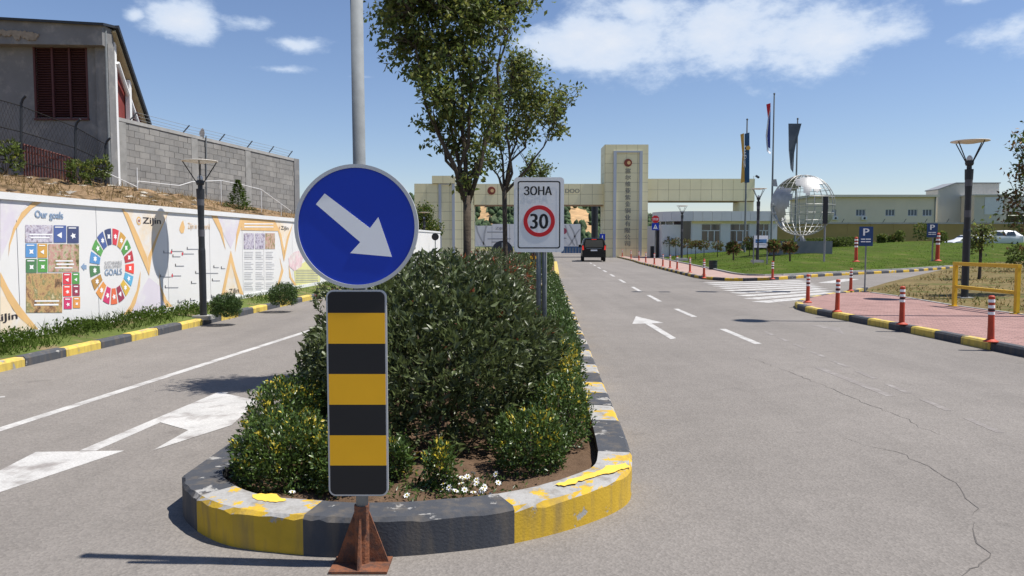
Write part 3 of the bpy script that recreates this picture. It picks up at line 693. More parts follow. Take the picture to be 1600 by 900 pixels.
photinia((-.1, 21.2, .62), (.9, 1.6, .62), 'evergreen shrub at the far end of the near island', 800, 0, .1)
def small_shrub(name, c, r, label, n, mats, yfrac, lsize, cat='shrub', group=None, ystyle='top', per=6, stem=True):
    t = thing(name, label, cat, (c[0], c[1], max(c[2]-r[2], .12)), group)
    if stem:
        b = MB()
        for k in range(5):
            a = 2*math.pi*k/5+.3; b.tube([(c[0]+.02*math.cos(a), c[1]+.02*math.sin(a), c[2]-r[2]), (c[0]+r[0]*.5*math.cos(a), c[1]+r[1]*.5*math.sin(a), c[2]+r[2]*.3)], [.012, .004], 5)
        b.build('stems', M_twig, t, world=True)
    pts, nr = shell_points(n, c, r, .5, .14); C, D = shoots(pts, nr, per, .8, .8); Lg = rng.uniform(.7, 1.2, len(C))*lsize
    yel = np.repeat((rng.random(len(pts)) < yfrac*np.clip(nr[:, 2]+.5, 0, 1.4)), per)
    leaves('foliage', mats[0], t, C[~yel], D[~yel], Lg[~yel], Lg[~yel]*.48)
    if yel.any(): leaves('variegated_foliage', mats[1], t, C[yel], D[yel], Lg[yel], Lg[yel]*.48)
    return t
EU = [((-1.38, 4.52, .33), (.30, .28, .22), 'rounded yellow-tipped shrub left of the marker board at the island nose', .12),
      ((-1.55, 5.2, .38), (.27, .36, .26), 'taller yellow-tipped shrub at the left edge of the island', .14),
      ((-1.45, 6.05, .40), (.36, .48, .28), 'dark yellow-tipped shrub at the left edge in front of the leftmost big shrub', .06),
      ((-1.03, 4.42, .29), (.19, .19, .17), 'small yellow-tipped shrub just left of the marker board foot', .2),
      ((.12, 4.78, .31), (.23, .22, .20), 'low yellow-tipped shrub at the right front of the island', .15),
      ((.34, 5.4, .37), (.22, .30, .26), 'rounded yellow-tipped shrub on the right edge of the island', .14),
      ((.35, 6.15, .41), (.23, .38, .30), 'yellow-topped shrub on the right edge, second behind the nose', .22),
      ((.38, 7.0, .42), (.23, .40, .30), 'yellow-topped shrub on the right edge, third behind the nose', .26),
      ((-.42, 4.36, .27), (.085, .085, .15), 'tiny yellow-tipped shrub in the bare soil right of the marker board', .3),
      ((-.70, 4.55, .26), (.085, .085, .14), 'tiny shrub half hidden behind the marker board', .15)]
for c, r, lab, yf in EU: small_shrub('euonymus_shrub', c, r, lab, int(1150*(r[0]/.3)**1.9)+60, (M_euo, M_euoy), yf*.7, .032, group='yellow-tipped shrubs at the island nose')
t = thing('low_hedge', 'low clipped green hedge along the right edge of the island', 'hedge', (.75, 12, .14))
Cs, Ds = [], []
for yv in np.arange(7.9, 23.5, .5):
    p_, n_ = shell_points(240, (.40+.045*(yv-5.2), yv, .40), (.22, .42, .27), .4, .15); c_, d_ = shoots(p_, n_, 5, .8, .8); Cs.append(c_); Ds.append(d_)
Cs, Ds = np.concatenate(Cs), np.concatenate(Ds); leaves('foliage', M_euo, t, Cs, Ds, .042, .02)
t = thing('low_hedge', 'clipped hedge on the second island beyond the zone sign', 'hedge', (.9, 40, .14))
Cs, Ds = [], []
for yv in np.arange(34, 50, .8):
    p_, n_ = shell_points(260, (.75+.055*(yv-33), yv, .6), (1.0, .6, .55), .3, .15); c_, d_ = shoots(p_, n_, 4, .8, .8); Cs.append(c_); Ds.append(d_)
leaves('foliage', M_euo, t, np.concatenate(Cs), np.concatenate(Ds), .085, .045)
# white flowers at the nose
fl = None
spots = [(728+random.gauss(0, 30), 762+random.gauss(0, 9)) for _ in range(24)]+[(783, 740), (774, 757), (518, 735), (640, 778), (455, 776), (735, 745)]
for px, py in spots:
    p = G(px, py, .19); p.z = .165
    if fl is None:
        fl = thing('white_flower', 'small white flower low on the soil at the island nose', 'flower', p, 'white flowers at the island nose')
        b = MB()
        for k in range(7): a = 2*math.pi*k/7; b.face([(0, 0, .05), (.014*math.cos(a-.4), .014*math.sin(a-.4), .056), (.021*math.cos(a), .021*math.sin(a), .054), (.014*math.cos(a+.4), .014*math.sin(a+.4), .056)])
        b.build('petals', M_white, fl); MB().tube([(0, 0, -.03), (.003, 0, .05)], .0022, 5).build('stalk', M_euo, fl); MB().lathe([(.006, .05), (.005, .058), (0, .06)], 8).build('flower_centre', M_euoy, fl)
    else: o = copy_tree(fl); o.location = p; o.rotation_euler = (random.gauss(-.5, .3), random.gauss(0, .3), random.random()*6)
p_ = np.array([tuple(G(690+random.gauss(0, 60), 762+random.gauss(0, 12), .15)) for _ in range(420)])
tag(leaves('ground_cover', M_euo, None, p_+[0, 0, .01], rng.normal(size=p_.shape)+[0, 0, .7], .035, .014), 'sparse green ground cover in the island soil', 'plants', kind='stuff')

def tree(label, base, fork_z, limbs, crown, nleaf, lsize, trunk_r, mats, group=None, seed=1, name='tree', twigs=26, olive=.25):
    """limbs: list of (dx,dy,z) end points; crown: list of (dx,dy,z,rx,ry,rz) clumps"""
    rd = random.Random(seed); t = thing(name, label, 'tree', base, group); B = Vector(base); b = MB()
    top = Vector((rd.gauss(0, .03), rd.gauss(0, .03), fork_z))
    b.tube([(0, 0, -.05), (0, 0, .1), top*.35, top*.7, top], [trunk_r*1.5, trunk_r*1.15, trunk_r, trunk_r*.92, trunk_r*.95], 10); b.build('trunk', M_bark, t, smooth=True)
    ends = []
    for L in limbs:
        e = Vector(L); b = MB(); pts = []
        n = 6
        for k in range(n+1):
            f = k/n; bow = Vector((e.x*.25, e.y*.25, 0))*math.sin(f*math.pi)*.8
            pts.append(top.lerp(e, f)+bow+Vector((rd.gauss(0, .03), rd.gauss(0, .03), 0))*(1 if 0 < k else 0)-Vector((0, 0, .12 if k == 0 else 0)))
        b.tube(pts, [trunk_r*(.58-.47*k/n) for k in range(n+1)], 7); ends += pts[2:]
        for k in range(5):       # side branches
            s0 = pts[2+k % 4]; q = s0+Vector((rd.gauss(0, 3.6*trunk_r), rd.gauss(0, 3.6*trunk_r), rd.uniform(3.5, 9)*trunk_r)); b.tube([s0, s0.lerp(q, .5)+Vector((rd.gauss(0, .05), rd.gauss(0, .05), .04)), q], [trunk_r*.2, trunk_r*.13, trunk_r*.05], 5); ends.append(q)
        b.build('limb', M_bark, t, smooth=True)
    tw = MB(); Cs, Ds = [], []; tot = sum(c[3]*c[4]*c[5] for c in crown)
    for (dx, dy, z, rx, ry, rz) in crown:
        c = np.array((dx, dy, z)); k = int(nleaf*(rx*ry*rz)/tot); nt_ = max(6, int(twigs*(rx*ry*rz)/tot*len(crown)))
        u = unit(rng.normal(size=(nt_, 3)))*rng.random((nt_, 1))**.45; tips = c+u*np.array((rx, ry, rz))
        for tp in tips:
            nearest = min(ends, key=lambda e: (Vector(tp)-e).length)
            m_ = nearest.lerp(Vector(tp), .55)+Vector((rd.gauss(0, .05), rd.gauss(0, .05), .03))
            if (Vector(tp)-nearest).length < 1.3: tw.tube([nearest, m_, Vector(tp)], [trunk_r*.1, trunk_r*.07, trunk_r*.03], 4, caps=False)
            m = max(4, k//nt_); f = rng.random((m, 1)); st = np.array(tuple(nearest.lerp(Vector(tp), .45)))
            Cs.append(st+(tp-st)*f*1.15+rng.normal(size=(m, 3))*.7*lsize); Ds.append((tp-st)+rng.normal(size=(m, 3))*.6+[0, 0, -.15])
    tw.build('twigs', M_bark, t)['kind'] = 'stuff'
    Cs, Ds = np.concatenate(Cs), np.concatenate(Ds); Lg = rng.uniform(.7, 1.25, len(Cs))*lsize; ol = rng.random(len(Cs)) < olive
    leaves('crown', mats[0], t, Cs[~ol], Ds[~ol], Lg[~ol], Lg[~ol]*.5, world=False); leaves('crown_light_leaves', mats[1], t, Cs[ol], Ds[ol], Lg[ol], Lg[ol]*.5, world=False)
    return t
def rel(base, px, py, d): p = P(px, py, d)-Vector(base); return (p.x, p.y, p.z)
T1 = (-.49, 8.2, .14)
def cl(base, lst, d): return [(*rel(base, px, py, d+dy), rx/FPX*d, rx/FPX*d*.95, rz/FPX*d) for px, py, rx, rz, dy in lst]
tree('nearest island tree with dense tall crown reaching out of the frame', T1, 1.95,
     [rel(T1, 682, 195, 8.27), rel(T1, 700, 90, 8.41), rel(T1, 735, 60, 8.06), rel(T1, 770, 150, 8.48), rel(T1, 640, 20, 7.99), rel(T1, 790, 10, 8.20), rel(T1, 720, -40, 8.34)],
     cl(T1, [(640, 60, 62, 50, 0), (610, 25, 42, 40, .2), (690, 50, 60, 65, .3), (745, 40, 52, 70, -.2), (700, 130, 55, 50, -.3), (740, 140, 45, 60, .4), (680, 190, 32, 45, 0), (725, 215, 42, 50, .3), (765, 190, 26, 60, -.2), (745, 260, 24, 28, .1), (720, 280, 26, 18, 0), (780, 20, 45, 40, .1), (820, 5, 32, 14, .2), (660, -40, 90, 60, 0), (760, -50, 80, 60, .2), (650, 110, 36, 30, .4)], 8.2),
     17000, .066, .047, (M_tree, M_tree2), 'trees on the traffic island', 3, twigs=60, olive=.3)
T2 = (-.09, 12.4, .14)
tree('slender second island tree with vase-shaped airy crown', T2, 2.35,
     [rel(T2, 768, 255, 12.40), rel(T2, 780, 170, 12.61), rel(T2, 800, 120, 12.26), rel(T2, 830, 170, 12.54), rel(T2, 865, 200, 12.40), rel(T2, 812, 150, 12.75)],
     cl(T2, [(820, 100, 34, 30, 0), (800, 130, 36, 40, .3), (835, 150, 42, 40, -.2), (860, 165, 34, 30, .2), (892, 140, 18, 22, 0), (870, 195, 26, 20, 0), (780, 190, 30, 50, .2), (770, 245, 22, 30, 0), (815, 195, 34, 30, .4), (800, 80, 22, 14, 0)], 12.4),
     5600, .075, .042, (M_tree, M_tree2), 'trees on the traffic island', 5, twigs=42, olive=.4)
T3 = (.66, 22.0, .14)
tree('small thin tree at the far end of the island behind the zone sign', T3, 1.9, [rel(T3, 830, 260, 22), rel(T3, 845, 255, 22), rel(T3, 820, 270, 22)],
     cl(T3, [(832, 262, 20, 22, 0), (848, 268, 18, 16, 0), (820, 275, 14, 14, 0), (834, 245, 8, 12, 0)], 22.0), 900, .1, .035, (M_tree, M_tree2), 'trees on the traffic island', 9, twigs=30)
# round clipped bushes on the verge
for (px, py, rr, lab) in ((353, 478, 22, 'clipped round bush on the verge just right of the lamp'), (442, 460, 21, 'clipped round bush on the verge further from the lamp')):
    p = G(px, py+14, .2); c = P(px, py, p.y); r_ = rr/FPX*p.y
    small_shrub('clipped_round_bush', tuple(c), (r_, r_, r_*.8), lab, 1500, (M_box, M_box), 0, .035, 'bush', 'clipped bushes on the verge', per=4)
# ------------------------------------------------------------------ keep-right sign with marker board
SD = 3.60
q0 = G(561, 893); t = thing('keep_right_sign', 'blue round keep-right arrow sign over striped marker board on steel post', 'sign', (q0.x, SD+.045, 0))
bx_, by_ = q0.x, SD+.045
MB().tube([(bx_, by_, .02), (P(556, 20, SD).x, by_, 1.6), (P(555, 0, SD).x-.003, by_, 2.80)], .030, 16).build('post', M_galv, t, world=True, smooth=True)
MB().lathe([(.033, 2.79), (.033, 2.81), (0, 2.815)], 14, (P(555, 0, SD).x-.003, by_, 0)).build('post_cap', M_galv, t, world=True)
def disc(name, cx, cz, r, y0, y1, mat, parent, n=64, r_in=0):
    b = MB(); pts = [(cx+r*math.cos(2*math.pi*k/n), y0, cz+r*math.sin(2*math.pi*k/n)) for k in range(n)]
    if r_in:
        inn = [(cx+r_in*math.cos(2*math.pi*k/n), y0, cz+r_in*math.sin(2*math.pi*k/n)) for k in range(n)]
        V = pts+inn+[(a, y1, c) for a, _, c in pts]+[(a, y1, c) for a, _, c in inn]
        F = []
        for k in range(n):
            k2 = (k+1) % n; F += [(k, k2, n+k2, n+k), (2*n+k, 3*n+k, 3*n+k2, 2*n+k2), (k, 2*n+k, 2*n+k2, k2), (n+k, n+k2, 3*n+k2, 3*n+k)]
        b.add(V, F)
    else: b.prism(pts, (0, y1-y0, 0))
    return b.build(name, mat, parent, world=True)
cc = P(557, 354, SD); rr = 96.5/FPX*SD
sd = disc('sign_disc', cc.x, cc.z, rr-.008, SD, SD+.004, M_blue, t)
disc('rim', cc.x, cc.z, rr, SD-.008, SD+.014, M_alu, sd, 72, rr-.017)
MB().prism([P(a, c, SD-.003) for a, c in ((507.3, 302.2), (493.6, 319.1), (562.8, 378.3), (547.2, 395.5), (612.2, 401.3), (591, 339.3), (578, 356.5))], (0, .0025, 0)).build('arrow', M_signwhite, sd, world=True)
for zz in (cc.z+.12, cc.z-.12): MB().box(bx_-.06, bx_+.06, SD+.005, SD+.014, zz-.02, zz+.02).build('clamp', M_galv, t, world=True)
def rrect(x0, x1, z0, z1, r, n=6):
    pts = []
    for cx, cz, a0 in ((x1-r, z1-r, 0), (x0+r, z1-r, 90), (x0+r, z0+r, 180), (x1-r, z0+r, 270)):
        for k in range(n+1): a = R(a0+90*k/n); pts.append((cx+r*math.cos(a), cz+r*math.sin(a)))
    return pts
def marker_board(parent, x0, x1, zt, zb, y, bands, rad):
    bd = MB().prism([(a, y, c) for a, c in rrect(x0, x1, zb, zt, rad)], (0, .012, 0)).build('marker_board', M_alu, parent, world=True)
    e = .009*(x1-x0)/.3
    for i, (u0, u1) in enumerate(bands):
        za, zc = zt-e-(zt-zb-2*e)*u0, zt-e-(zt-zb-2*e)*u1
        full = rrect(x0+e, x1-e, zb+e, zt-e, rad-e)
        pts = [(a, min(max(c, zc), za)) for a, c in full]; q = []
        for p in pts:
            if not q or (abs(p[0]-q[-1][0])+abs(p[1]-q[-1][1])) > 1e-5: q.append(p)
        if i not in (0, len(bands)-1): q = [(x0+e, zc), (x1-e, zc), (x1-e, za), (x0+e, za)]
        MB().prism([(a, y-.003, c) for a, c in q], (0, .002, 0)).build('stripe', (M_signblk, M_signyel)[i % 2], bd, world=True)
    return bd
a, c = P(509, 453, SD), P(607, 775, SD)
marker_board(t, a.x, c.x, a.z, c.z, SD, [(0, .103), (.103, .253), (.253, .402), (.402, .553), (.553, .705), (.705, .855), (.855, 1)], .035)
for zz in (a.z-.15, c.z+.15): MB().box(bx_-.06, bx_+.06, SD+.013, SD+.02, zz-.02, zz+.02).build('clamp', M_galv, t, world=True)
MB().box(bx_-.14, bx_+.14, by_-.12, by_+.06, .002, .014).build('base_plate', M_rust, t, world=True)
MB().tube([(bx_, by_, .01), (bx_, by_, .30)], .037, 14).build('socket', M_rust, t, world=True)
for (dx, dy) in ((1, 0), (-1, 0), (0, -1)):
    th = .005; p1 = Vector((bx_+dx*.035, by_+dy*.035, .27)); p2 = Vector((bx_+dx*.13, by_+dy*.11, .014)); p3 = Vector((bx_+dx*.035, by_+dy*.035, .014)); n = Vector((dy, -dx, 0))*th
    MB().prism([p1-n, p2-n, p3-n], n*2).build('gusset', M_rust, t, world=True)
# 30 zone sign
ZD = 9.2; p = P(846, 470, ZD); t = thing('zone_sign', 'white rectangular speed zone sign reading 30 on two steel posts in the shrubs', 'sign', (p.x, ZD+.05, .14))
for px in (842, 851): q = P(px, 395, ZD); MB().tube([(q.x, ZD+.05, .1), (q.x, ZD+.05, P(0, 285, ZD).z)], .03, 12).build('post', M_galv, t, world=True, smooth=True)
a, c = P(803, 277, ZD), P(881, 394, ZD)
pl = MB().prism([(x, ZD, z) for x, z in rrect(a.x, c.x, c.z, a.z, .045)], (0, .016, 0)).build('sign_panel', M_signwhite, t, world=True)
def ring_rect(name, x0, x1, z0, z1, r, wd, y, mat, parent):
    o_, i_ = rrect(x0, x1, z0, z1, r), rrect(x0+wd, x1-wd, z0+wd, z1-wd, r-wd*.6); n = len(o_)
    b = MB().add([(x, y, z) for x, z in o_]+[(x, y, z) for x, z in i_], [(k, (k+1) % n, n+(k+1) % n, n+k) for k in range(n)]); return b.build(name, mat, parent, world=True)
ring_rect('black_border', a.x+.045, c.x-.045, c.z+.045, a.z-.045, .03, .014, ZD-.003, M_signblk, pl)
tp, te = P(819, 305, ZD-.003), P(862, 291, ZD-.003)
text_on('lettering', 'ЗОНА', M_signblk, pl, tp, (te.x-tp.x, 0, 0), (0, 0, te.z-tp.z), .004)
cc = P(842.5, 345.5, ZD); disc('red_ring', cc.x, cc.z, 24.5/FPX*ZD, ZD-.003, ZD-.001, M_red, pl, 56, 18.3/FPX*ZD)
tp, te = P(829, 357.5, ZD-.003), P(856, 334, ZD-.003); text_on('number', '30', M_signblk, pl, tp, (te.x-tp.x, 0, 0), (0, 0, te.z-tp.z), .006)
# sign seen from behind and the second marker further on
t = thing('round_sign_back', 'dark back of a round sign rising out of the shrubs by the second tree', 'sign', (P(785, 392, 21).x, 21, .14))
c_ = P(785, 393, 21); disc('sign_disc', c_.x, c_.z, 17/FPX*21, 21, 21.01, pm('sign_back', (.03, .035, .05), .5, .1, 4), t, 40)
MB().tube([(c_.x, 20.96, .1), (c_.x, 20.96, c_.z+.25)], .03, 10).build('post', M_galv, t, world=True)
t = thing('keep_right_sign', 'distant keep-right sign with striped board on the second island', 'sign', (P(833, 420, 32.8).x, 32.8, 0))
x_ = P(833, 420, 32.8).x; MB().tube([(x_, 32.85, 0), (x_, 32.85, 2.0)], .03, 10).build('post', M_galv, t, world=True)
marker_board(t, x_-.15, x_+.15, 1.12, .2, 32.78, [(0, .14), (.14, .29), (.29, .43), (.43, .57), (.57, .71), (.71, .86), (.86, 1)], .03)
disc('sign_disc', x_, 1.42, .3, 32.78, 32.79, M_blue, t, 40)

# ------------------------------------------------------------------ street lamps
def lamp(name, label, base, H, group='dark post-top street lamps'):
    t = thing(name, label, 'street lamp', base, group); k = H/3.4
    MB().box(-.16, .16, -.16, .16, -.05, .03).build('footing', M_concrete, t)
    MB().lathe([(.074*k, .0), (.074*k, 1.45*k), (.066*k, 1.5*k), (.064*k, 2.2*k), (.06*k, 2.22*k)], 16).build('pole', M_dark, t, smooth=False)
    for z0, z1, r0, r1, m in ((1.75, 1.9, .069, .069, M_darkband), (2.2, 2.42, .066, .072, M_dark), (2.42, 2.56, .074, .076, M_darkband), (2.56, 2.78, .08, .086, M_dark), (2.78, 2.86, .05, .05, M_dark)):
        MB().lathe([(r0*k, z0*k), (r1*k, z1*k)], 16).build('collar', m, t)
    MB().lathe([(.07*k, 2.86*k), (.085*k, 2.9*k), (.085*k, 2.95*k), (.05*k, 2.97*k)], 16).build('head_ring', M_dark, t)
    MB().lathe([(.055*k, 2.95*k), (.06*k, 3.02*k), (.03*k, 3.07*k), (0, 3.08*k)], 14).build('lens', M_lampglass, t, smooth=True)
    for a in (20, 110, 200, 290):
        a = R(a); MB().tube([(.075*k*math.cos(a), .075*k*math.sin(a), 2.92*k), (.34*k*math.cos(a), .34*k*math.sin(a), 3.36*k)], .012*k, 6).build('strut', M_dark, t)
    MB().lathe([(0, 3.34*k), (.12*k, 3.33*k), (.25*k, 3.355*k), (.375*k, 3.37*k), (.375*k, 3.385*k), (.2*k, 3.395*k), (0, 3.4*k)], 28).build('reflector', M_shade, t, smooth=True)
    return t
def fit_lamp(label, px, ybase, ytop, z=0.0, lawnq=False):
    b_ = GL(px, ybase) if lawnq else G(px, ybase, z); H = P(px, ytop, b_.y).z-b_.z; return lamp('street_lamp', label, b_, H)
fit_lamp('dark street lamp on the verge in front of the printed hoarding', 318, 495, 250, .14)
lb = fit_lamp('dark street lamp at the yellow pipe barrier', 1507, 466, 219, .16)
fit_lamp('dark street lamp on the lawn behind the white notice board', 1183, 422, 294, 0, True)
fit_lamp('dark street lamp on the lawn in front of the gatehouse', 1065, 407, 321, 0, True)
lamp('street_lamp', 'small distant street lamp before the left gate pier', (P(663, 385, 51).x, 51, .1), 3.5)
t = thing('lamp_mast', 'tall lamp mast beyond the right frame edge, its thin shadow crossing the pavement', 'lamp mast', (11.3, 14.75, .13))
MB().tube([(0, 0, 0), (0, 0, 12.6)], [.1, .05], 12).build('pole', M_dark, t); MB().lathe([(0, 12.55), (.33, 12.58), (.33, 12.64), (0, 12.7)], 24).build('head', M_shade, t)

# ------------------------------------------------------------------ printed hoarding
hd = thing('printed_hoarding', 'long white printed hoarding with goals wheel along the left verge', 'hoarding', (Xh(14), 14, .25))
HZ0, HZ1 = .24, 2.28
def hbox(y0, y1, z0, z1, o0, o1):
    a = H0+HT*((y0-10.4)/HT.y); c = H0+HT*((y1-10.4)/HT.y)
    return MB().prism([a+HN*o0+Vector((0, 0, z0)), a+HN*o1+Vector((0, 0, z0)), a+HN*o1+Vector((0, 0, z1)), a+HN*o0+Vector((0, 0, z1))], c-a)
seams = [5.0, 7.6, 10.75]+[Hp(px, 400).y for px in (152, 262, 328, 379, 412, 457)]; y = seams[-1]
while y < 50: y += 2.6; seams.append(y)
for a, c in zip(seams[:-1], seams[1:]):
    hbox(a+.006, c-.006, HZ0+.06, HZ1-.10, -.05, 0).build('panel', M_hoard, hd, world=True)
    hbox(a+.0, c-.0, HZ1-.10, HZ1, -.07, .035).build('cap_rail', M_white, hd, world=True)
    hbox(a, c, HZ0-.1, HZ0+.06, -.05, .012).build('base_rail', M_white, hd, world=True)
    for yy_ in (a+.1, ): hbox(yy_, yy_+.08, 0, HZ1, -.15, -.055).build('back_post', M_galv, hd, world=True)
def z2(x, y): return x/3.0, 260+y/3.0
def hpoly(name, pts, mat, off=.004): return MB().face([Hp(*z2(a, c), off) for a, c in pts]).build(name, mat, hd, world=True)
def hrect(name, x0, y0, x1, y1, mat, off=.004): return hpoly(name, [(x0, y0), (x1, y0+(x1-x0)*.03*(.5-(y0-240)/500)), (x1, y1+(x1-x0)*.0), (x0, y1)], mat, off)
def htext(name, s, x0, y0, x1, y1, mat, off=.008, bold=0):
    O = Hp(*z2(x0, y1), off); U = Hp(*z2(x1, y1), off)-O; U.z = 0; V = Vector((0, 0, (Hp(*z2(x0, y0), off)-O).z)); return text_on(name, s, mat, hd, O, U, V, bold)
sw = [[(205, 158), (150, 170), (100, 215), (62, 285), (42, 360), (38, 425), (46, 370), (70, 300), (105, 245), (150, 195), (205, 162)],
      [(0, 495), (40, 575), (85, 645), (130, 705), (180, 765), (150, 762), (80, 700), (35, 630), (0, 560)],
      [(568, 194), (600, 222), (650, 330), (690, 430), (698, 512), (640, 375), (600, 270)], [(792, 206), (775, 245), (740, 330), (710, 420), (698, 512), (692, 425), (730, 330)],
      [(658, 488), (655, 560), (635, 640), (600, 712), (566, 712), (610, 650), (640, 580)], [(744, 478), (752, 560), (780, 625), (818, 668), (785, 672), (760, 620), (748, 560)],
      [(988, 227), (1016, 229), (1040, 290), (1057, 392), (1030, 310)], [(1142, 243), (1125, 243), (1108, 310), (1101, 405), (1115, 330)],
      [(1081, 393), (1060, 490), (1036, 606), (1050, 606), (1081, 450), (1122, 596), (1142, 604), (1105, 490)],
      [(1287, 252), (1310, 330), (1330, 446), (1333, 400), (1318, 320)], [(1372, 268), (1350, 350), (1331, 446), (1330, 400), (1345, 330)], [(1310, 425), (1319, 480), (1298, 560), (1308, 562), (1328, 490)], [(1352, 460), (1366, 520), (1390, 556), (1378, 558), (1356, 520)]]
for s_ in sw: hpoly('printed_swoosh', s_, M_orange, .006)
hpoly('printed_fill', [(575, 196), (690, 202), (790, 207), (740, 325), (697, 480), (650, 340)], M_cream); hpoly('printed_fill', [(0, 560), (60, 675), (150, 764), (60, 785), (0, 800)], M_cream)
hpoly('printed_fill', [(0, 150), (140, 162), (80, 240), (45, 330), (0, 440)], M_lilac); hpoly('printed_fill', [(697, 520), (748, 560), (785, 672), (590, 705), (650, 600)], M_lilac, .003)
hpoly('printed_fill', [(1016, 229), (1125, 240), (1104, 330), (1081, 385), (1052, 330)], M_lilac); hpoly('printed_fill', [(1081, 450), (1120, 596), (1050, 606)], M_cream)
hpoly('printed_fill', [(1292, 256), (1370, 268), (1332, 430)], M_cream)
htext('printed_title', 'Our goals', 163, 205, 294, 250, M_slate, .008, .006)
for x0, y0, x1, y1 in ((668, 238, 752, 276), (-45, 698, 80, 742), (1073, 575, 1118, 606), (1316, 279, 1351, 302)): htext('printed_brand', 'ZiJin', x0, y0, x1, y1, M_ink, .009, .006 if x1-x0 > 60 else .003)
def emblem(cx, cy, r):
    O = Hp(*z2(cx, cy), .0); rz = r/3/FPX*O.y
    for k, (f, m) in enumerate(((1, M_orange), (.62, M_cream), (.36, pm('print_maroon', (.28, .04, .02), .6, .05, 2)))):
        MB().face([O+HN*(.008+.002*k)+HT*rz*f*math.cos(2*math.pi*j/24)+Vector((0, 0, rz*f*math.sin(2*math.pi*j/24))) for j in range(24)]).build('printed_emblem', m, hd, world=True)
emblem(649, 255, 20); emblem(1060, 592, 12); emblem(1309, 288, 10)
M_tan = pm('print_tan', (.66, .46, .27), .6, .05, 2); htext('printed_title', 'Zijin in the world', 880, 264, 983, 300, M_tan)
hpoly('printed_hand', [(842, 285), (850, 262), (858, 252), (862, 272), (866, 285), (860, 312), (848, 314), (840, 298)], M_orange)
SDG = [(229, 36, 59), (221, 166, 58), (76, 159, 56), (197, 25, 45), (255, 58, 33), (88, 180, 222), (232, 190, 50), (162, 25, 66), (240, 105, 50), (221, 19, 103), (240, 157, 60), (191, 139, 46), (63, 126, 68), (80, 150, 210), (86, 170, 70), (60, 90, 160), (35, 55, 110)]
def pmat(i): return pm('print_goal_%d' % i, tuple(.78*x+.05 for x in srgb(*SDG[i])), .6, .05, 2)
O = Hp(*z2(528, 469), .006); r1 = 178/3/FPX*O.y; r0 = r1*.58
for i in range(17):
    a0, a1 = R(88-i*360/17), R(88-(i+1)*360/17+4.2); pts = []
    for k in range(5): a = a0+(a1-a0)*k/4; pts.append(O+HT*r1*math.cos(a)+Vector((0, 0, r1*math.sin(a))))
    for k in range(4, -1, -1): a = a0+(a1-a0)*k/4; pts.append(O+HT*r0*math.cos(a)+Vector((0, 0, r0*math.sin(a))))
    MB().face(pts).build('goal_wedge', pmat(i), hd, world=True)
    am = (a0+a1)/2; rm = r1*.80; cI = O+HN*.003+HT*rm*math.cos(am)+Vector((0, 0, rm*math.sin(am))); s_ = r1*.085; nn = random.choice((3, 4, 5, 6))
    MB().face([cI+HT*s_*math.cos(2*math.pi*k/(2*nn))*(1 if k % 2 else .55)+Vector((0, 0, s_*math.sin(2*math.pi*k/(2*nn))*(1 if k % 2 else .55))) for k in range(2*nn)]).build('goal_icon', M_signwhite, hd, world=True)
htext('printed_lettering', 'SUSTAINABLE', 489, 445, 570, 462, M_greyink); htext('printed_lettering', 'DEVELOPMENT', 488, 464, 570, 480, M_greyink); htext('printed_lettering', 'GOALS', 490, 483, 570, 512, M_slate, .008, .004)
def photo_mat(name, cols, sc):
    m = bpy.data.materials.new(name); m.use_nodes = True; t_ = m.node_tree; geo = N(t_, 'ShaderNodeNewGeometry'); n_ = N(t_, 'ShaderNodeTexNoise'); n_.inputs['Scale'].default_value = sc; n_.inputs['Detail'].default_value = 6; n_.inputs['Roughness'].default_value = .7
    t_.links.new(geo.outputs['Position'], n_.inputs[0]); cr_ = N(t_, 'ShaderNodeValToRGB'); e = cr_.color_ramp.elements
    e[0].position = .34; e[0].color = (*cols[0], 1); e[1].position = .66; e[1].color = (*cols[-1], 1)
    for i, c in enumerate(cols[1:-1]): x = e.new(.34+.32*(i+1)/(len(cols)-1)); x.color = (*c, 1)
    t_.links.new(n_.outputs[0], cr_.inputs[0]); t_.links.new(cr_.outputs[0], t_.nodes['Principled BSDF'].inputs['Base Color']); t_.nodes['Principled BSDF'].inputs['Roughness'].default_value = .6; return m
PH1 = photo_mat('print_photo_industry', [(.12, .1, .14), (.35, .3, .38), (.62, .6, .66), (.3, .2, .2)], 9); PH2 = photo_mat('print_photo_garden', [(.1, .09, .03), (.3, .28, .12), (.55, .28, .26), (.5, .48, .3), (.12, .14, .05)], 8); PH3 = photo_mat('print_photo_people', [(.07, .05, .03), (.3, .17, .09), (.55, .36, .16), (.2, .2, .08), (.6, .5, .3)], 6)
hrect('printed_photo', 117, 274, 245, 356, PH1, .006); hrect('printed_photo', 225, 364, 369, 494, PH2, .006); hrect('printed_photo', 121, 501, 290, 685, PH3, .006)
tiles = [(250, 276, 309, 357, 15), (314, 280, 368, 359, 16), (118, 361, 171, 426, 13), (175, 362, 220, 428, 1), (120, 434, 171, 498, 12), (175, 433, 221, 496, 2), (294, 499, 333, 552, 0), (337, 498, 371, 551, 2), (295, 556, 333, 608, 4), (338, 554, 372, 606, 7), (298, 614, 335, 668, 9), (341, 612, 374, 664, 10)]
for x0, y0, x1, y1, k in tiles:
    hrect('goal_tile', x0, y0, x1, y1, pmat(k), .006); cx, cy, s_ = (x0+x1)/2, (y0+y1)/2+6, (x1-x0)*.26
    nn = random.choice((3, 4, 5)); hpoly('goal_icon', [(cx+s_*math.cos(math.pi*j/nn)*(1 if j % 2 else .5), cy+s_*1.1*math.sin(math.pi*j/nn)*(1 if j % 2 else .5)) for j in range(2*nn)], M_signwhite, .009)
    hrect('goal_caption', x0+5, y0+6, x0+(x1-x0)*.75, y0+11, M_signwhite, .009)
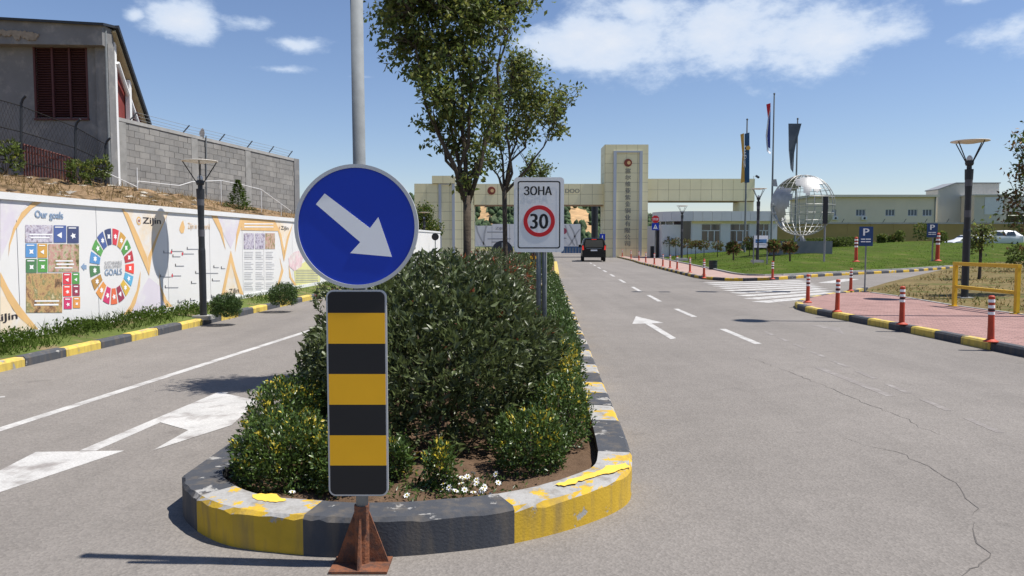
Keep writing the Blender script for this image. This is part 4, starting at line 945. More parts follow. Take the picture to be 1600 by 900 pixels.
for x0, y0, x1, y1 in ((135, 315, 243, 322), (140, 330, 230, 337), (258, 440, 340, 446), (262, 455, 345, 462), (255, 472, 338, 478), (160, 628, 275, 634), (158, 645, 272, 652)): hrect('photo_caption', x0, y0, x1, y1, M_signwhite, .009)
hpoly('printed_arrow', [(378, 470), (394, 452), (394, 461), (405, 463), (405, 482), (394, 481), (394, 490)], M_slate)
for x0, y0, x1 in ((765, 404, 800), (803, 396, 855), (855, 408, 908), (808, 421, 845), (875, 386, 928), (820, 465, 862), (750, 516, 800), (805, 511, 848), (772, 566, 835), (895, 546, 920), (915, 499, 1022), (1000, 472, 1025), (1035, 477, 1055), (993, 534, 1030), (988, 610, 1020), (832, 634, 852), (865, 630, 878), (890, 626, 916)):
    hrect('map_label', x0, y0, x1, y0+3.2, M_greyink, .006); hrect('map_mark', x0, y0-9, x0+3, y0+3, M_ink, .007)
for x0, y0 in ((799, 402), (851, 410), (803, 512)): hrect('map_mark', x0, y0-6, x0+6, y0+6, pmat(0), .008)
hpoly('printed_banner', [(1137, 240), (1286, 250), (1304, 303), (1128, 299)], M_orange, .007)
for yy_ in (266, 280): hrect('banner_caption', 1143, yy_, 1280, yy_+6, M_signwhite, .01)
for x0, x1 in ((1142, 1190), (1195, 1240), (1243, 1288)):
    hrect('printed_photo', x0, 313, x1, 387, PH1 if x0 != 1243 else PH2, .006); k = 0
    for yy_ in np.arange(400, 590, 8.0):
        k += 1
        if k % 6: hrect('printed_text_line', x0+2, yy_, x1-random.uniform(2, 16), yy_+2.2, M_greyink if k == 4 else pm('print_light_grey', (.55, .55, .56), .6, .05, 2), .006)
hpoly('printed_fill', [(1352, 430), (1370, 405), (1400, 395), (1420, 430), (1412, 470), (1380, 490), (1356, 470)], pm('print_pink', (.70, .50, .52), .6, .2, 3, col2=(.72, .66, .62)), .006)
hpoly('printed_fill', [(1376, 480), (1440, 440), (1500, 470), (1500, 545), (1385, 560)], pm('print_lime', (.68, .66, .30), .6, .12, 2), .005)
for yy_ in np.arange(485, 545, 8.0): hrect('printed_text_line', 1385, yy_, 1490, yy_+2.5, M_greyink, .008)
for i, (x0, x1) in enumerate(((686, 698), (702, 712), (716, 744))): hrect('printed_mark', x0, 678-i*4, x1, 692-i*2, pmat(0) if i == 2 else M_ink, .008)

# ------------------------------------------------------------------ block wall, building and fence on the bank
WA, WB = Vector((-12.75, 24.7, 0)), Vector((-9.45, 33.0, 0)); wt = (WB-WA).normalized(); wn = Vector((wt.y, -wt.x, 0)); WL = (WB-WA).length
bw = thing('block_wall', 'grey concrete block wall with barbed wire on the bank', 'wall', tuple(WA+Vector((0, 0, 3))))
def wz(s): f = s/WL; return 5.50-.42*f          # top of block courses
def wbase(s): return 3.15-.55*s/WL
M_blocks = [M_block, pm('cinder_block_b', (.268, .258, .24), .95, .25, 1.1, .5, 50, fine=.1), pm('cinder_block_c', (.232, .226, .214), .95, .25, 1.1, .5, 50, fine=.1)]
def wbox(s0, s1, z0a, z0b, z1a, z1b, d0, d1, mat, name, parent=bw):
    A, B = WA+wt*s0, WA+wt*s1
    v = [A+wn*d0, A+wn*d1, B+wn*d1, B+wn*d0]; zs0, zs1 = (z0a, z0a, z0b, z0b), (z1a, z1a, z1b, z1b)
    b = MB().add([p+Vector((0, 0, z)) for p, z in zip(v, zs0)]+[p+Vector((0, 0, z)) for p, z in zip(v, zs1)], [(3, 2, 1, 0), (4, 5, 6, 7), (0, 1, 5, 4), (1, 2, 6, 5), (2, 3, 7, 6), (3, 0, 4, 7)])
    return b.build(name, mat, parent, world=True)
wbox(0, WL, 2.2, 1.6, wz(0), wz(WL), -.12, -.016, M_mortar, 'mortar_core')
nrow = 11; rows = []
for r_ in range(nrow):
    s = -.2 if r_ % 2 else 0.0
    while s < WL:
        s0, s1 = max(s, 0.31), min(s+.395, WL-.02)
        if s1-s0 > .06:
            zb = lambda q: wz(q)-.0-(r_+1)*.213; zt_ = lambda q: wz(q)-r_*.213-.012
            wbox(s0, s1+.012, zb(s0), zb(s1), zt_(s0), zt_(s1), -.1, random.uniform(-.008, .002), random.choice(M_blocks), 'block')
        s += .42
M_pillar = pm('pillar_concrete', (.29, .285, .27), .95, .22, 3, .4, 40, spec=.08)
for s in (0.0, 3.1, 5.9): wbox(s, s+.3, 2.2, 2.0, wz(s)+.005, wz(s+.3)+.005, -.13, .012, M_pillar, 'concrete_pillar')
wbox(WL-.02, WL+.32, 1.6, 1.6, wz(WL)+.12, wz(WL)+.12, -.3, .03, M_conc_dark, 'end_pillar')
wbox(0, WL, wz(0)+.006, wz(WL)+.006, wz(0)+.12, wz(WL)+.12, -.14, .022, M_concrete, 'coping')
tips = []
for px in (195, 268, 325, 374, 416, 455):
    f = (px-180)/280; s = f*WL*.97; A = WA+wt*s+Vector((0, 0, wz(s)+.1)); B = A+wt*.12*2.2+wn*.05+Vector((0, 0, .30)); MB().tube([A, B], .022, 6).build('wire_post', M_dark, bw, world=True); tips.append((A, B))
for f in (.3, .62, .97): MB().tube([a.lerp(c, f)-Vector((0, 0, .02 if i % 2 else 0)) for i, (a, c) in enumerate(tips)], .006, 4).build('barbed_wire', M_galv, bw, world=True)
t = thing('siren_mast', 'small round horn on a thin mast at the block wall', 'mast', tuple(P(323, 300, 28.2)))
A, B = P(323, 305, 28.2), P(322, 212, 28.2); MB().tube([A, B], .025, 6).build('mast', M_galv, t, world=True)
c_ = P(317, 209, 28.2); MB().add([c_+Vector((-.06*(k > 11), -.05, 0))+Vector((0 if k < 12 else 0, 0, 0))+Vector((.16*math.cos(k*math.pi/6)*.75, -.08*(k < 12)*math.cos(k*math.pi/6), .2*math.sin(k*math.pi/6)))*(1 if k < 12 else .45) for k in range(24)], [tuple(range(12))]+[(k, (k+1) % 12, 12+(k+1) % 12, 12+k) for k in range(12)]+[tuple(range(12, 24))[::-1]]).build('horn', M_shade, t, world=True)
# handrail on the bank
t = thing('handrail', 'thin white pipe handrail stepping down the bank before the block wall', 'handrail', tuple(P(330, 290, 27)))
hr = [P(150, 262, 23.2), P(214, 292, 24), P(216, 283, 24.2), P(280, 290, 25.5), P(300, 284, 26), P(345, 282, 27), P(380, 289, 28), P(408, 296, 28.8), P(455, 330, 30.5)]
MB().tube(hr, .013, 6).build('rail', M_white, t, world=True)
for px, py, d in ((214, 262, 24), (345, 282, 27), (408, 297, 28.8), (439, 318, 29.8)): q = P(px, py, d); MB().tube([q, (q.x, q.y, q.z-1.1)], .013, 6).build('post', M_white, t, world=True)
# building
BY = 24.0; bl = thing('grey_building', 'weathered grey building with dark red louvred window on the bank', 'building', (-16, BY+2, 3.4))
xr = P(176, 200, BY).x; z = lambda py: P(0, py, BY).z; x = lambda px: P(px, 300, BY).x
wx0, wx1, wz0, wz1 = x(61), x(142), z(184), z(68)
bb = MB()
bb.box(-26, wx0, BY, BY+.3, 2.5, z(60)); bb.box(wx0, wx1, BY, BY+.3, 2.5, wz0); bb.box(wx1, xr-.42, BY, BY+.3, 2.5, z(60)); bb.box(wx0, wx1, BY, BY+.3, wz1, z(60))
bb.box(xr-.42, xr-.02, BY-.10, BY+.3, 2.5, z(70)); bb.build('front_wall', M_conc_dark, bl, world=True)
MB().add([(-26, BY-.35, z(66)), (xr-.05, BY-.35, z(75)), (xr-.05, BY-.35, z(43)), (-26, BY-.35, z(5)), (-26, BY+.3, z(66)), (xr-.05, BY+.3, z(75)), (xr-.05, BY+.3, z(43)), (-26, BY+.3, z(5))], [(0, 1, 2, 3), (7, 6, 5, 4), (0, 3, 7, 4), (1, 5, 6, 2), (0, 4, 5, 1), (3, 2, 6, 7)]).build('fascia', M_conc_dark, bl, world=True)
b = MB(); up, dn = [], []                                      # spalled edge at the left of the fascia
for k in range(30):
    px = -8+k*2.35; up.append(P(px, 45+k*.22+random.gauss(0, 1.2), BY-.39)); dn.append(P(px, 54+k*.33+random.gauss(0, 2.0)-(6 if k > 27 else 0), BY-.39))
b.prism(up+dn[::-1], (0, .06, 0))
b.build('broken_edge', pm('broken_concrete', (.3, .25, .19), .95, .3, 8, .5, 30), bl, world=True)
MB().add([(-26, BY-.45, z(4)), (xr+.05, BY-.45, z(42)), (xr+.05, BY+.3, z(36)), (-26, BY+.3, z(-2)), (-26, BY-.45, z(8)), (xr+.05, BY-.45, z(46)), (xr+.05, BY+.3, z(40)), (-26, BY+.3, z(2))], [(0, 1, 2, 3), (7, 6, 5, 4), (0, 4, 5, 1), (1, 5, 6, 2), (3, 2, 6, 7), (0, 3, 7, 4)]).build('roof_edge', M_dark, bl, world=True)
M_louv = pm('louvre_red', (.085, .028, .028), .7, .2, 3); wn_ = MB().box(wx0, wx1, BY+.16, BY+.22, wz0, wz1).build('window', pm('louvre_back', (.05, .02, .02), .8, .2, 2), bl, world=True)
nsl = 30
for k in range(nsl):
    zz = wz0+(wz1-wz0)*(k+.5)/nsl; MB().add([(wx0+.03, BY+.03, zz-.035), (wx1-.03, BY+.03, zz-.035), (wx1-.03, BY+.13, zz+.03), (wx0+.03, BY+.13, zz+.03), (wx0+.03, BY+.04, zz-.045), (wx1-.03, BY+.04, zz-.045)], [(0, 1, 2, 3), (0, 4, 5, 1), (4, 3, 2, 5)]).build('slat', M_louv, wn_, world=True)
for f in (0, .34, .67, 1): xx_ = wx0+(wx1-wx0)*f; MB().box(xx_-.03, xx_+.03, BY-.01, BY+.05, wz0-.02, wz1).build('frame', M_louv, wn_, world=True)
MB().box(wx0-.04, wx1+.04, BY-.05, BY+.04, wz0-.08, wz0-.02).build('sill', M_louv, wn_, world=True)
# flank under the steep roof: white posts, red cladding, sloping eave
e0, e1 = P(179, 44, BY+.2), P(231, 198, 26.6); MB().prism([(xr-.3, BY+.31, 2.6), (xr-.3, BY+.31, z(52)), (xr-.3, 26.8, P(0, 215, 26.8).z), (xr-.3, 26.8, 2.6)], (.06, 0, 0)).build('flank_cladding', pm('red_cladding', (.20, .04, .035), .7, .2, 3), bl, world=True)
MB().prism([e0+Vector((-.5, 0, 0)), e0+Vector((.12, 0, 0)), e1+Vector((.12, 0, 0)), e1+Vector((-.5, 0, 0))], (0, .05, .10)).build('roof', M_dark, bl, world=True)
MB().prism([e0+Vector((-1.2, 0, -.12)), e0+Vector((.02, 0, -.12)), e1+Vector((.02, 0, -.12)), e1+Vector((-1.2, 0, -.12))], (0, .02, .06)).build('soffit', pm('soffit_board', (.40, .33, .2), .8, .15, 4), bl, world=True)
for ya in (BY+.36, BY+1.25): MB().box(xr-.2, xr-.06, ya, ya+.14, 2.6, e0.z+(e1.z-e0.z)*(ya-BY-.2)/(26.6-BY-.2)-.2).build('white_post', M_white, bl, world=True)
MB().tube([e0+Vector((-.1, .3, -1.0)), e1+Vector((-.1, -.2, -.4))], .07, 8).build('sloping_beam', M_white, bl, world=True)
MB().tube([(xr-.05, BY-.16, 2.6), (xr-.05, BY-.16, z(48))], .04, 8).build('downpipe', M_galv, bl, world=True)
# fence on the bank
M_fence = pm('fence_paint', (.025, .024, .023), .95, .1, 5, spec=.05)
fn = thing('mesh_fence', 'dark steel mesh fence with bent posts before the grey building', 'fence', tuple(P(70, 262, 22)))
fp_ = [(-40, 128, 250, 21.2), (33, 150, 262, 22), (118, 186, 277, 22.8), (165, 215, 290, 23.4)]
for px, yt, yb, d in fp_:
    A, B = P(px, yb+8, d), P(px, yt+12, d); MB().tube([A, B, B+Vector((.05, 0, .12)), B+Vector((.16, -.02, .22))], .035, 6).build('post', M_dark, fn, world=True)
for i in range(3):
    (a, ta, ba, da), (c, tc_, bc, dc) = fp_[i], fp_[i+1]
    for f in (.14, .5, .93): MB().tube([P(a, ta+(ba-ta)*f, da), P(c, tc_+(bc-tc_)*f, dc)], .014, 5).build('rail', M_fence, fn, world=True)
    b = MB(); n = 14
    for k in range(n):
        for q in (1, -1):
            f0 = k/n; f1 = f0+q*.5
            if not 0 <= f1 <= 1: f1 = min(max(f1, 0), 1)
            b.tube([P(a+(c-a)*f0, (ta+(tc_-ta)*f0)+(ba-ta)*.14, da+(dc-da)*f0), P(a+(c-a)*f1, (ta+(tc_-ta)*f1)+(ba-ta)*(.14+.8*abs(f1-f0)/.5), da+(dc-da)*f1)], .004, 3, caps=False)
    b.build('wire_mesh', M_fence, fn, world=True)['kind'] = 'stuff'
pk = thing('picket_fence', 'low rust-brown picket fence below the red louvred window', 'fence', tuple(P(75, 262, 22.4)))
M_pick = pm('brown_picket', (.17, .065, .055), .8, .2, 4)
for k in range(18):
    f = k/17; px = 38+77*f; d = 22.3+.5*f; A, B = P(px, 264+12*f, d), P(px, 224+23*f, d); MB().box(A.x-.022, A.x+.022, d-.012, d+.012, A.z-.2, B.z).build('picket', M_pick, pk, world=True)
for g_ in (0.05, .3): MB().tube([P(37, 224+40*g_, 22.33), P(116, 247+30*g_, 22.83)], .03, 5).build('rail', M_pick, pk, world=True)
for (px, py, rr, d, lab, mats, n_) in ((125, 268, 17, 22.2, 'dark bush at the right end of the picket fence', (M_tree, M_tree2), 90), (8, 245, 24, 21.8, 'dark bush by the mesh fence at the left frame edge', (M_tree, M_tree2), 120), (160, 262, 14, 23.2, 'thin dark creeper bush at the corner of the grey building', (M_tree, M_tree2), 60)):
    c_ = P(px, py, d); r_ = rr/FPX*d; small_shrub('bank_bush', tuple(c_), (r_, r_, r_*1.1), lab, n_, mats, .15, .12, 'bush')
c_ = P(372, 306, 27); t = thing('young_conifer', 'small bright green conifer on the bank before the block wall', 'tree', (c_.x, c_.y, c_.z-.55)); MB().tube([(0, 0, -.3), (0, 0, 1.0)], [.03, .008], 6).build('trunk', M_bark, t)
n = 1500; hh = rng.random(n)**1.3; an = rng.uniform(0, 6.283, n); rr_ = (1-hh)*.45*rng.random(n)**.5*(1+.3*np.sin(an*3+hh*20)); Cc = np.stack([rr_*np.cos(an), rr_*np.sin(an), hh*1.05+.05], 1)
leaves('crown', M_grass, t, Cc, np.stack([np.cos(an), np.sin(an), .3+0*an], 1), .10, .03, world=False)

# ------------------------------------------------------------------ entrance gate
GD = 78.0; X = lambda px: P(px, 378, GD).x; Z = lambda py: P(800, py, GD).z
gt = thing('entrance_gate', 'khaki panelled entrance gate with tall tower spanning the road', 'gate', (X(976), GD+1.3, 0))
def core(x0, x1, z0, z1, y0, y1, name='core'): return MB().box(x0, x1, y0, y1, z0, z1).build(name, M_goldcore, gt, world=True)
def tile(x0, x1, z0, z1, yf, nx, nz, side=None, yb=None):
    for i in range(nx):
        for k in range(nz):
            a, c = x0+(x1-x0)*i/nx, x0+(x1-x0)*(i+1)/nx; e, f = z0+(z1-z0)*k/nz, z0+(z1-z0)*(k+1)/nz
            piece('panel', gt, M_gold, a+.012, c-.012, yf-.05, yf+.002, e+.012, f-.012)
def tile_side(xs, sgn, y0, y1, z0, z1, ny, nz):
    for i in range(ny):
        for k in range(nz):
            a, c = y0+(y1-y0)*i/ny, y0+(y1-y0)*(i+1)/ny; e, f = z0+(z1-z0)*k/nz, z0+(z1-z0)*(k+1)/nz
            piece('panel', gt, M_gold, xs-.002 if sgn > 0 else xs-.05, xs+.05 if sgn > 0 else xs+.002, a+.012, c-.012, e+.012, f-.012)
lx0, lx1, lb0, lb1 = X(648), X(740), Z(320), Z(287)
core(lx0, lx1, 0, lb1, GD, GD+2.6); tile(lx0, lx1, 0, lb1, GD, 5, 8); tile_side(lx1, 1, GD, GD+2.6, 0, lb0, 2, 6)
core(X(676), X(710), lb1+.002, Z(275), GD-.3, GD+2.0); tile(X(676), X(710), lb1, Z(275), GD-.3, 2, 1)
for px in (688, 709): MB().box(X(px)-.14, X(px)+.14, GD-.18, GD-.052, 0, Z(287)).build('metal_strip', M_strip, gt, world=True)
MB().box(X(690), X(707), GD-.16, GD-.053, Z(288.5), Z(286)).build('metal_strip', M_strip, gt, world=True)
tx0, tx1, tz = X(943.5), X(1010), Z(227)
core(lx1+.002, tx0-.06, lb0, lb1-.02, GD+.1, GD+2.5); tile(lx1+.06, tx0, lb0, lb1, GD+.1, 11, 2)
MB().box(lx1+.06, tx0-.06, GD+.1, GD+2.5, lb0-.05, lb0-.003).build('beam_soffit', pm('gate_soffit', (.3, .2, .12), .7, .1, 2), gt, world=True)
core(tx0, tx1, 0, tz, GD-.6, GD+2.7); tile(tx0, tx1, 0, tz, GD-.6, 4, 12); tile_side(tx0, -1, GD-.6, GD+2.7, 0, tz, 2, 12)
for px in (958.5, 998.5): MB().box(X(px)-.15, X(px)+.15, GD-.80, GD-.652, 0, Z(237)).build('metal_strip', M_strip, gt, world=True)
MB().box(X(960.8), X(996.2), GD-.79, GD-.653, Z(239.5), Z(237)).build('metal_strip', M_strip, gt, world=True)
rb0, rb1, rx1 = Z(314), Z(279), X(1178)
core(tx1+.06, rx1, rb0, rb1-.02, GD+.1, GD+2.5); tile(tx1+.02, rx1, rb0, rb1, GD+.1, 10, 2)
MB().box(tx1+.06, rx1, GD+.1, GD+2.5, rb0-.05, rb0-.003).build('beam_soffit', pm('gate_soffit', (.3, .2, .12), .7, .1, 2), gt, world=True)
core(X(1155), rx1-.01, 0, rb0-.052, GD+.3, GD+2.3); tile(X(1155), rx1-.01, 3.5, rb0-.06, GD+.3, 2, 2); tile_side(X(1155), -1, GD+.3, GD+2.3, 3.5, rb0-.06, 2, 2)
M_maroon = pm('emblem_maroon', (.25, .055, .03), .5, .2, 3)
for px, py, r_, yf in ((768, 298, 6.2, GD+.05), (978.5, 255.5, 6.0, GD-.65)):
    e_ = disc('emblem', X(px), Z(py), r_/FPX*GD, yf-.10, yf-.01, M_maroon, gt, 24); disc('emblem_centre', X(px)+.08, Z(py), .18, yf-.13, yf-.101, M_orange, e_, 14)
M_let = pm('gate_letters', (.26, .25, .2), .5, .1, 3)
for k, ch in enumerate('塞尔维亚紫金铜业有限公司'):
    zc = Z(267.5+k*10.25); text_on('character', ch, M_let, gt, (X(974.5), GD-.70, zc-.29), (X(982.8)-X(974.5), 0, 0), (0, 0, .52), .02)
text_on('lettering', 'DOO', M_let, gt, (X(883), GD-.0, Z(301.5)), (X(905)-X(883), 0, 0), (0, 0, .42), .015)
t = thing('security_camera', 'dark security camera at the right end of the gate beam', 'camera', (X(1180), GD, rb1)); MB().tube([(-.2, .3, -.2), (-.2, .3, .25), (.1, .1, .3)], .03, 5).build('bracket', M_white, t); MB().tube([(.05, .2, .28), (.15, -.2, .1)], .12, 8).build('housing', M_dark, t)
# chimney-like column, banner wall and small things behind the gate
t = thing('dark_column', 'dark steel column standing behind the gate opening', 'column', (P(929, 378, 95).x, 95, 0)); MB().lathe([(.5, 0), (.5, .3), (.42, .32), (.42, 6.9), (.46, 6.95), (.46, 7.2)], 18).build('shaft', M_dark, t); MB().lathe([(.6, 0), (.6, .2)], 18).build('base', M_concrete, t)
bn = thing('white_banner_wall', 'white printed banner wall with curved grey lines behind the gate', 'hoarding', (P(820, 385, 112).x, 112, 0))
bx0, bx1, bz0, bz1 = P(741, 378, 112).x, P(907, 378, 112).x, P(0, 385, 112).z, P(0, 350, 112).z
k = 0; nx = 6
for k in range(nx): MB().box(bx0+(bx1-bx0)*k/nx+.02, bx0+(bx1-bx0)*(k+1)/nx-.02, 112, 112.1, bz0, bz1-(.25 if k == 0 else 0)).build('panel', M_hoard, bn, world=True)
for k in range(nx+1): xx_ = bx0+(bx1-bx0)*k/nx; MB().box(xx_-.06, xx_+.06, 112.11, 112.25, 0, bz1-.2).build('post', M_galv, bn, world=True)
M_ln = pm('banner_grey', (.42, .42, .42), .6, .1, 1)
def bcurve(pts, wd):
    pts = [P(a, c, 111.97) for a, c in pts]; L = [p+Vector((-wd, 0, 0)) for p in pts]; Rr = [p+Vector((wd, 0, 0)) for p in pts]; n = len(pts)
    MB().add(L+Rr, [(i, i+1, n+i+1, n+i) for i in range(n-1)]).build('printed_line', M_ln, bn, world=True)
for pts in ([(744, 352), (746, 362), (752, 375), (758, 384)], [(760, 352), (757, 365), (755, 384)], [(890, 351), (896, 362), (901, 378), (902, 384)], [(906, 358), (900, 366), (893, 378), (889, 384)], [(883, 352), (888, 368), (898, 384)]): bcurve(pts, .12)
text_on('lettering', 'ZiJin', M_greyink, bn, P(774, 360, 111.96), (P(789, 360, 111.96)-P(774, 360, 111.96)), (0, 0, .5), .02)
disc('printed_emblem', P(881, 361, 111.97).x, P(0, 361, 111.97).z, .45, 111.95, 111.97, pmat(7), bn, 20)
for x0, x1, py in ((761, 788, 363.5), (762, 798, 374), (768, 795, 379), (878, 885, 373)): a, c = P(x0, py, 111.96), P(x1, py, 111.96); MB().face([a, c, c+Vector((0, 0, .14)), a+Vector((0, 0, .14))]).build('printed_line', M_greyink, bn, world=True)
t = thing('blue_barrier', 'low blue panel barrier below the white banner wall', 'barrier', (P(893, 395, 100).x, 100, 0))
for k in range(7): x0 = P(877+k*4.6, 390, 100).x; MB().box(x0, x0+.36, 100, 100.06, .1, 1.0).build('panel', pm('barrier_blue', (.04, .10, .22), .5, .2, 2), t, world=True)
t = thing('blue_road_sign', 'small blue square sign on a post beside the van', 'sign', (P(941, 400, 76).x, 76, 0)); MB().tube([(0, 0, 0), (0, 0, 2.6)], .03, 8).build('post', M_galv, t); MB().box(-.28, .28, -.04, -.02, 1.75, 2.4).build('sign_panel', M_blue, t); MB().box(-.05, .05, -.045, -.041, 1.9, 2.25).build('symbol', M_signwhite, t)
t = thing('round_sign_back', 'black round sign back before the distant hoarding left of the gate', 'sign', (P(680, 385, 46).x, 46, 0)); disc('sign_disc', P(680, 370, 46).x, P(0, 370, 46).z, .22, 46, 46.02, M_signblk, t, 28); MB().tube([(0, .05, 0), (0, .05, 2.1)], .03, 8).build('post', M_galv, t)
tree('bushy bright green tree between the hoarding and the left gate pier', (P(664, 380, 58).x, 58, .1), 1.2, [(-.6, 0, 3.0), (.5, .2, 3.2), (0, -.2, 3.6), (.9, 0, 2.6)],
     [(-.3, 0, 3.4, 1.1, 1, .9), (.4, 0, 2.6, 1.2, 1, .8), (-.9, 0, 2.5, .8, .8, .7), (.2, .2, 4.0, .8, .8, .5)], 2600, .2, .1, (M_grass, M_tree2), None, 21, twigs=60)
# van
def vehicle(name, label, cat, loc, rz, st, paint, wheels, rwheel, glassrows, rear, group=None, k=1.0):
    """st: stations (y, half width, z_bottom, z_belt, z_roof, half width at roof)"""
    t = thing(name, label, cat, loc, group, rz); secs = []
    for (yv, hw, zb, zl, zr, hr_) in st:
        secs.append([(-hw*.94, yv, zb), (-hw, yv, zb+.18), (-hw, yv, zl), (-hr_, yv, zr-.06), (-hr_*.82, yv, zr), (hr_*.82, yv, zr), (hr_, yv, zr-.06), (hw, yv, zl), (hw, yv, zb+.18), (hw*.94, yv, zb)])
    n = 10; b = MB(); b.add(sum(secs, []), [(i*n+j, i*n+(j+1) % n, (i+1)*n+(j+1) % n, (i+1)*n+j) for i in range(len(secs)-1) for j in range(n)]+[tuple(range(n)), tuple(range((len(secs)-1)*n, len(secs)*n))[::-1]])
    body = b.build('body', paint, t); smooth_by_angle(body, 35)
    for (wy, hw) in wheels:
        for sx in (-1, 1):
            w_ = MB(); prof = [(rwheel*.62, -.1), (rwheel*.95, -.1), (rwheel, -.06), (rwheel, .06), (rwheel*.95, .1), (rwheel*.62, .1)]
            vs = []; nn = 20
            for r_, o_ in prof:
                for j in range(nn): a = 2*math.pi*j/nn; vs.append((sx*(hw-.09)+o_, wy+r_*math.cos(a), rwheel+r_*math.sin(a)))
            wh = w_.add(vs, [(i*nn+j, i*nn+(j+1) % nn, (i+1)*nn+(j+1) % nn, (i+1)*nn+j) for i in range(5) for j in range(nn)]).build('wheel', pm('tyre', (.02, .02, .021), .85, .1, 5), t)
            MB().add([(sx*(hw-.02), wy+rwheel*.62*math.cos(2*math.pi*j/nn), rwheel+rwheel*.62*math.sin(2*math.pi*j/nn)) for j in range(nn)], [tuple(range(nn))]).build('rim', M_strip, wh)
    for nm, m, pts, off in glassrows: MB().prism(pts, off).build(nm, m, t)
    return t
M_vpaint = pm('black_car_paint', (.006, .0065, .008), .25, .1, 2, spec=.3); M_tail = pm('tail_light', (.5, .02, .02), .3, .1, 3, emit=((1, .05, .03), .35))
st = [(0, .93, .42, 1.12, 1.84, .76), (.12, .955, .36, 1.12, 1.90, .78), (1.0, .96, .34, 1.12, 1.92, .80), (3.2, .96, .34, 1.12, 1.90, .80), (3.75, .95, .34, 1.12, 1.72, .76), (4.2, .93, .36, 1.08, 1.16, .78), (4.9, .88, .4, .92, .98, .72), (5.05, .8, .45, .8, .86, .68)]
gl = [('rear_window', M_glass, [(-.74, -.012, 1.16), (.74, -.012, 1.16), (.66, -.012, 1.74), (-.66, -.012, 1.74)], (0, .01, 0)),
      ('number_plate', M_signwhite, [(-.26, -.02, .86), (.26, -.02, .86), (.26, -.02, .97), (-.26, -.02, .97)], (0, .012, 0)), ('chrome_strip', M_galv, [(-.6, -.02, 1.04), (.6, -.02, 1.04), (.6, -.02, 1.08), (-.6, -.02, 1.08)], (0, .012, 0)),
      ('brake_light', M_tail, [(-.2, -.02, 1.77), (.2, -.02, 1.77), (.2, -.02, 1.81), (-.2, -.02, 1.81)], (0, .02, 0)), ('bumper', M_vpaint, [(-.94, -.07, .36), (.94, -.07, .36), (.94, -.07, .66), (-.94, -.07, .66)], (0, .14, 0))]
for sx in (-1, 1):
    gl.append(('tail_light', M_tail, [(sx*.80, -.025, .95), (sx*.94, -.02, .95), (sx*.94, -.02, 1.3), (sx*.85, -.025, 1.3)], (0, .06, 0)))
    gl.append(('wing_mirror', M_vpaint, [(sx*.97, 3.75, 1.12), (sx*1.17, 3.75, 1.12), (sx*1.17, 3.75, 1.36), (sx*.97, 3.75, 1.36)], (0, .12, 0)))
    for y0, y1 in ((.25, 1.3), (1.4, 2.5), (2.6, 3.5)): gl.append(('side_window', M_glass, [(sx*.962, y0, 1.16), (sx*.962, y1, 1.16), (sx*.83, y1-.08, 1.76), (sx*.83, y0+.05, 1.76)], (sx*.012, 0, .0)))
vp = G(928, 409); vehicle('van', 'black van with lit tail lights driving towards the gate', 'van', (vp.x, vp.y, 0), R(-4), st, M_vpaint, ((.95, .95), (4.15, .95)), .34, gl, None)
# ------------------------------------------------------------------ gatehouse
QD = 68.0; X = lambda px: P(px, 378, QD).x; Z = lambda py: P(800, py, QD).z
gh = thing('gatehouse', 'low silver-panelled gatehouse with rounded corner beside the gate', 'building', (X(1120), QD+3, .2))
M_sil = pm('silver_panel', (.66, .66, .66), .4, .06, .5, metal=.15); M_wf = pm('window_frame_white', (.65, .66, .67), .5, .05, 2); M_roofg = pm('flat_roof', (.3, .3, .3), .9, .1, 1)
z0, z1, z2_, z3 = .1, Z(350), Z(345.5), Z(330)
arc = [(X(1082)-(X(1082)-X(1036))*math.sin(R(a)), QD+.3+(X(1082)-X(1036))*1.0*(1-math.cos(R(a)))) for a in (0, 18, 36, 54, 72, 90)]
plan = [(X(1216), QD+.3)]+arc
def wallseg(p, q, za, zb, out, th, name, mat):
    p, q = Vector((*p, 0)), Vector((*q, 0)); t_ = (q-p).normalized(); n_ = Vector((t_.y, -t_.x, 0)); n_ = n_ if n_.y < 0 or (abs(n_.y) < .2 and n_.x < 0) else -n_
    a, c = p+n_*out+t_*.01, q+n_*out-t_*.01
    return MB().prism([a+Vector((0, 0, za)), c+Vector((0, 0, za)), c+Vector((0, 0, zb)), a+Vector((0, 0, zb))], -n_*th).build(name, mat, gh, world=True)
# fascia panels
npn = 9; xs_ = np.linspace(X(1216), arc[0][0], npn+1)
for i in range(npn): wallseg((xs_[i], QD+.3), (xs_[i+1], QD+.3), z2_, z3, .45, .1, 'fascia_panel', M_sil)
arcF = [(X(1082)-(X(1082)-X(1036)+.45)*math.sin(R(a)), QD+.3-.45+(X(1082)-X(1036)+.45)*(1-math.cos(R(a)))) for a in (0, 18, 36, 54, 72, 90)]
for a, c in zip(arcF[:-1], arcF[1:]): wallseg(a, c, z2_, z3, 0, .1, 'fascia_panel', M_sil)
MB().prism([(*p, z3-.12) for p in plan]+[(arc[-1][0], QD+8, z3-.12), (X(1216), QD+8, z3-.12)], (0, 0, .06)).build('roof', M_roofg, gh, world=True)
MB().prism([(a, c-.4, z2_+.02) for a, c in plan]+[(arc[-1][0], QD+8, z2_+.02), (X(1216), QD+8, z2_+.02)], (0, 0, .04)).build('soffit', M_gold, gh, world=True)
ops = [(1187, 1203), (1142, 1172), (1097, 1127)]; prevx = 1216
sill = Z(378)
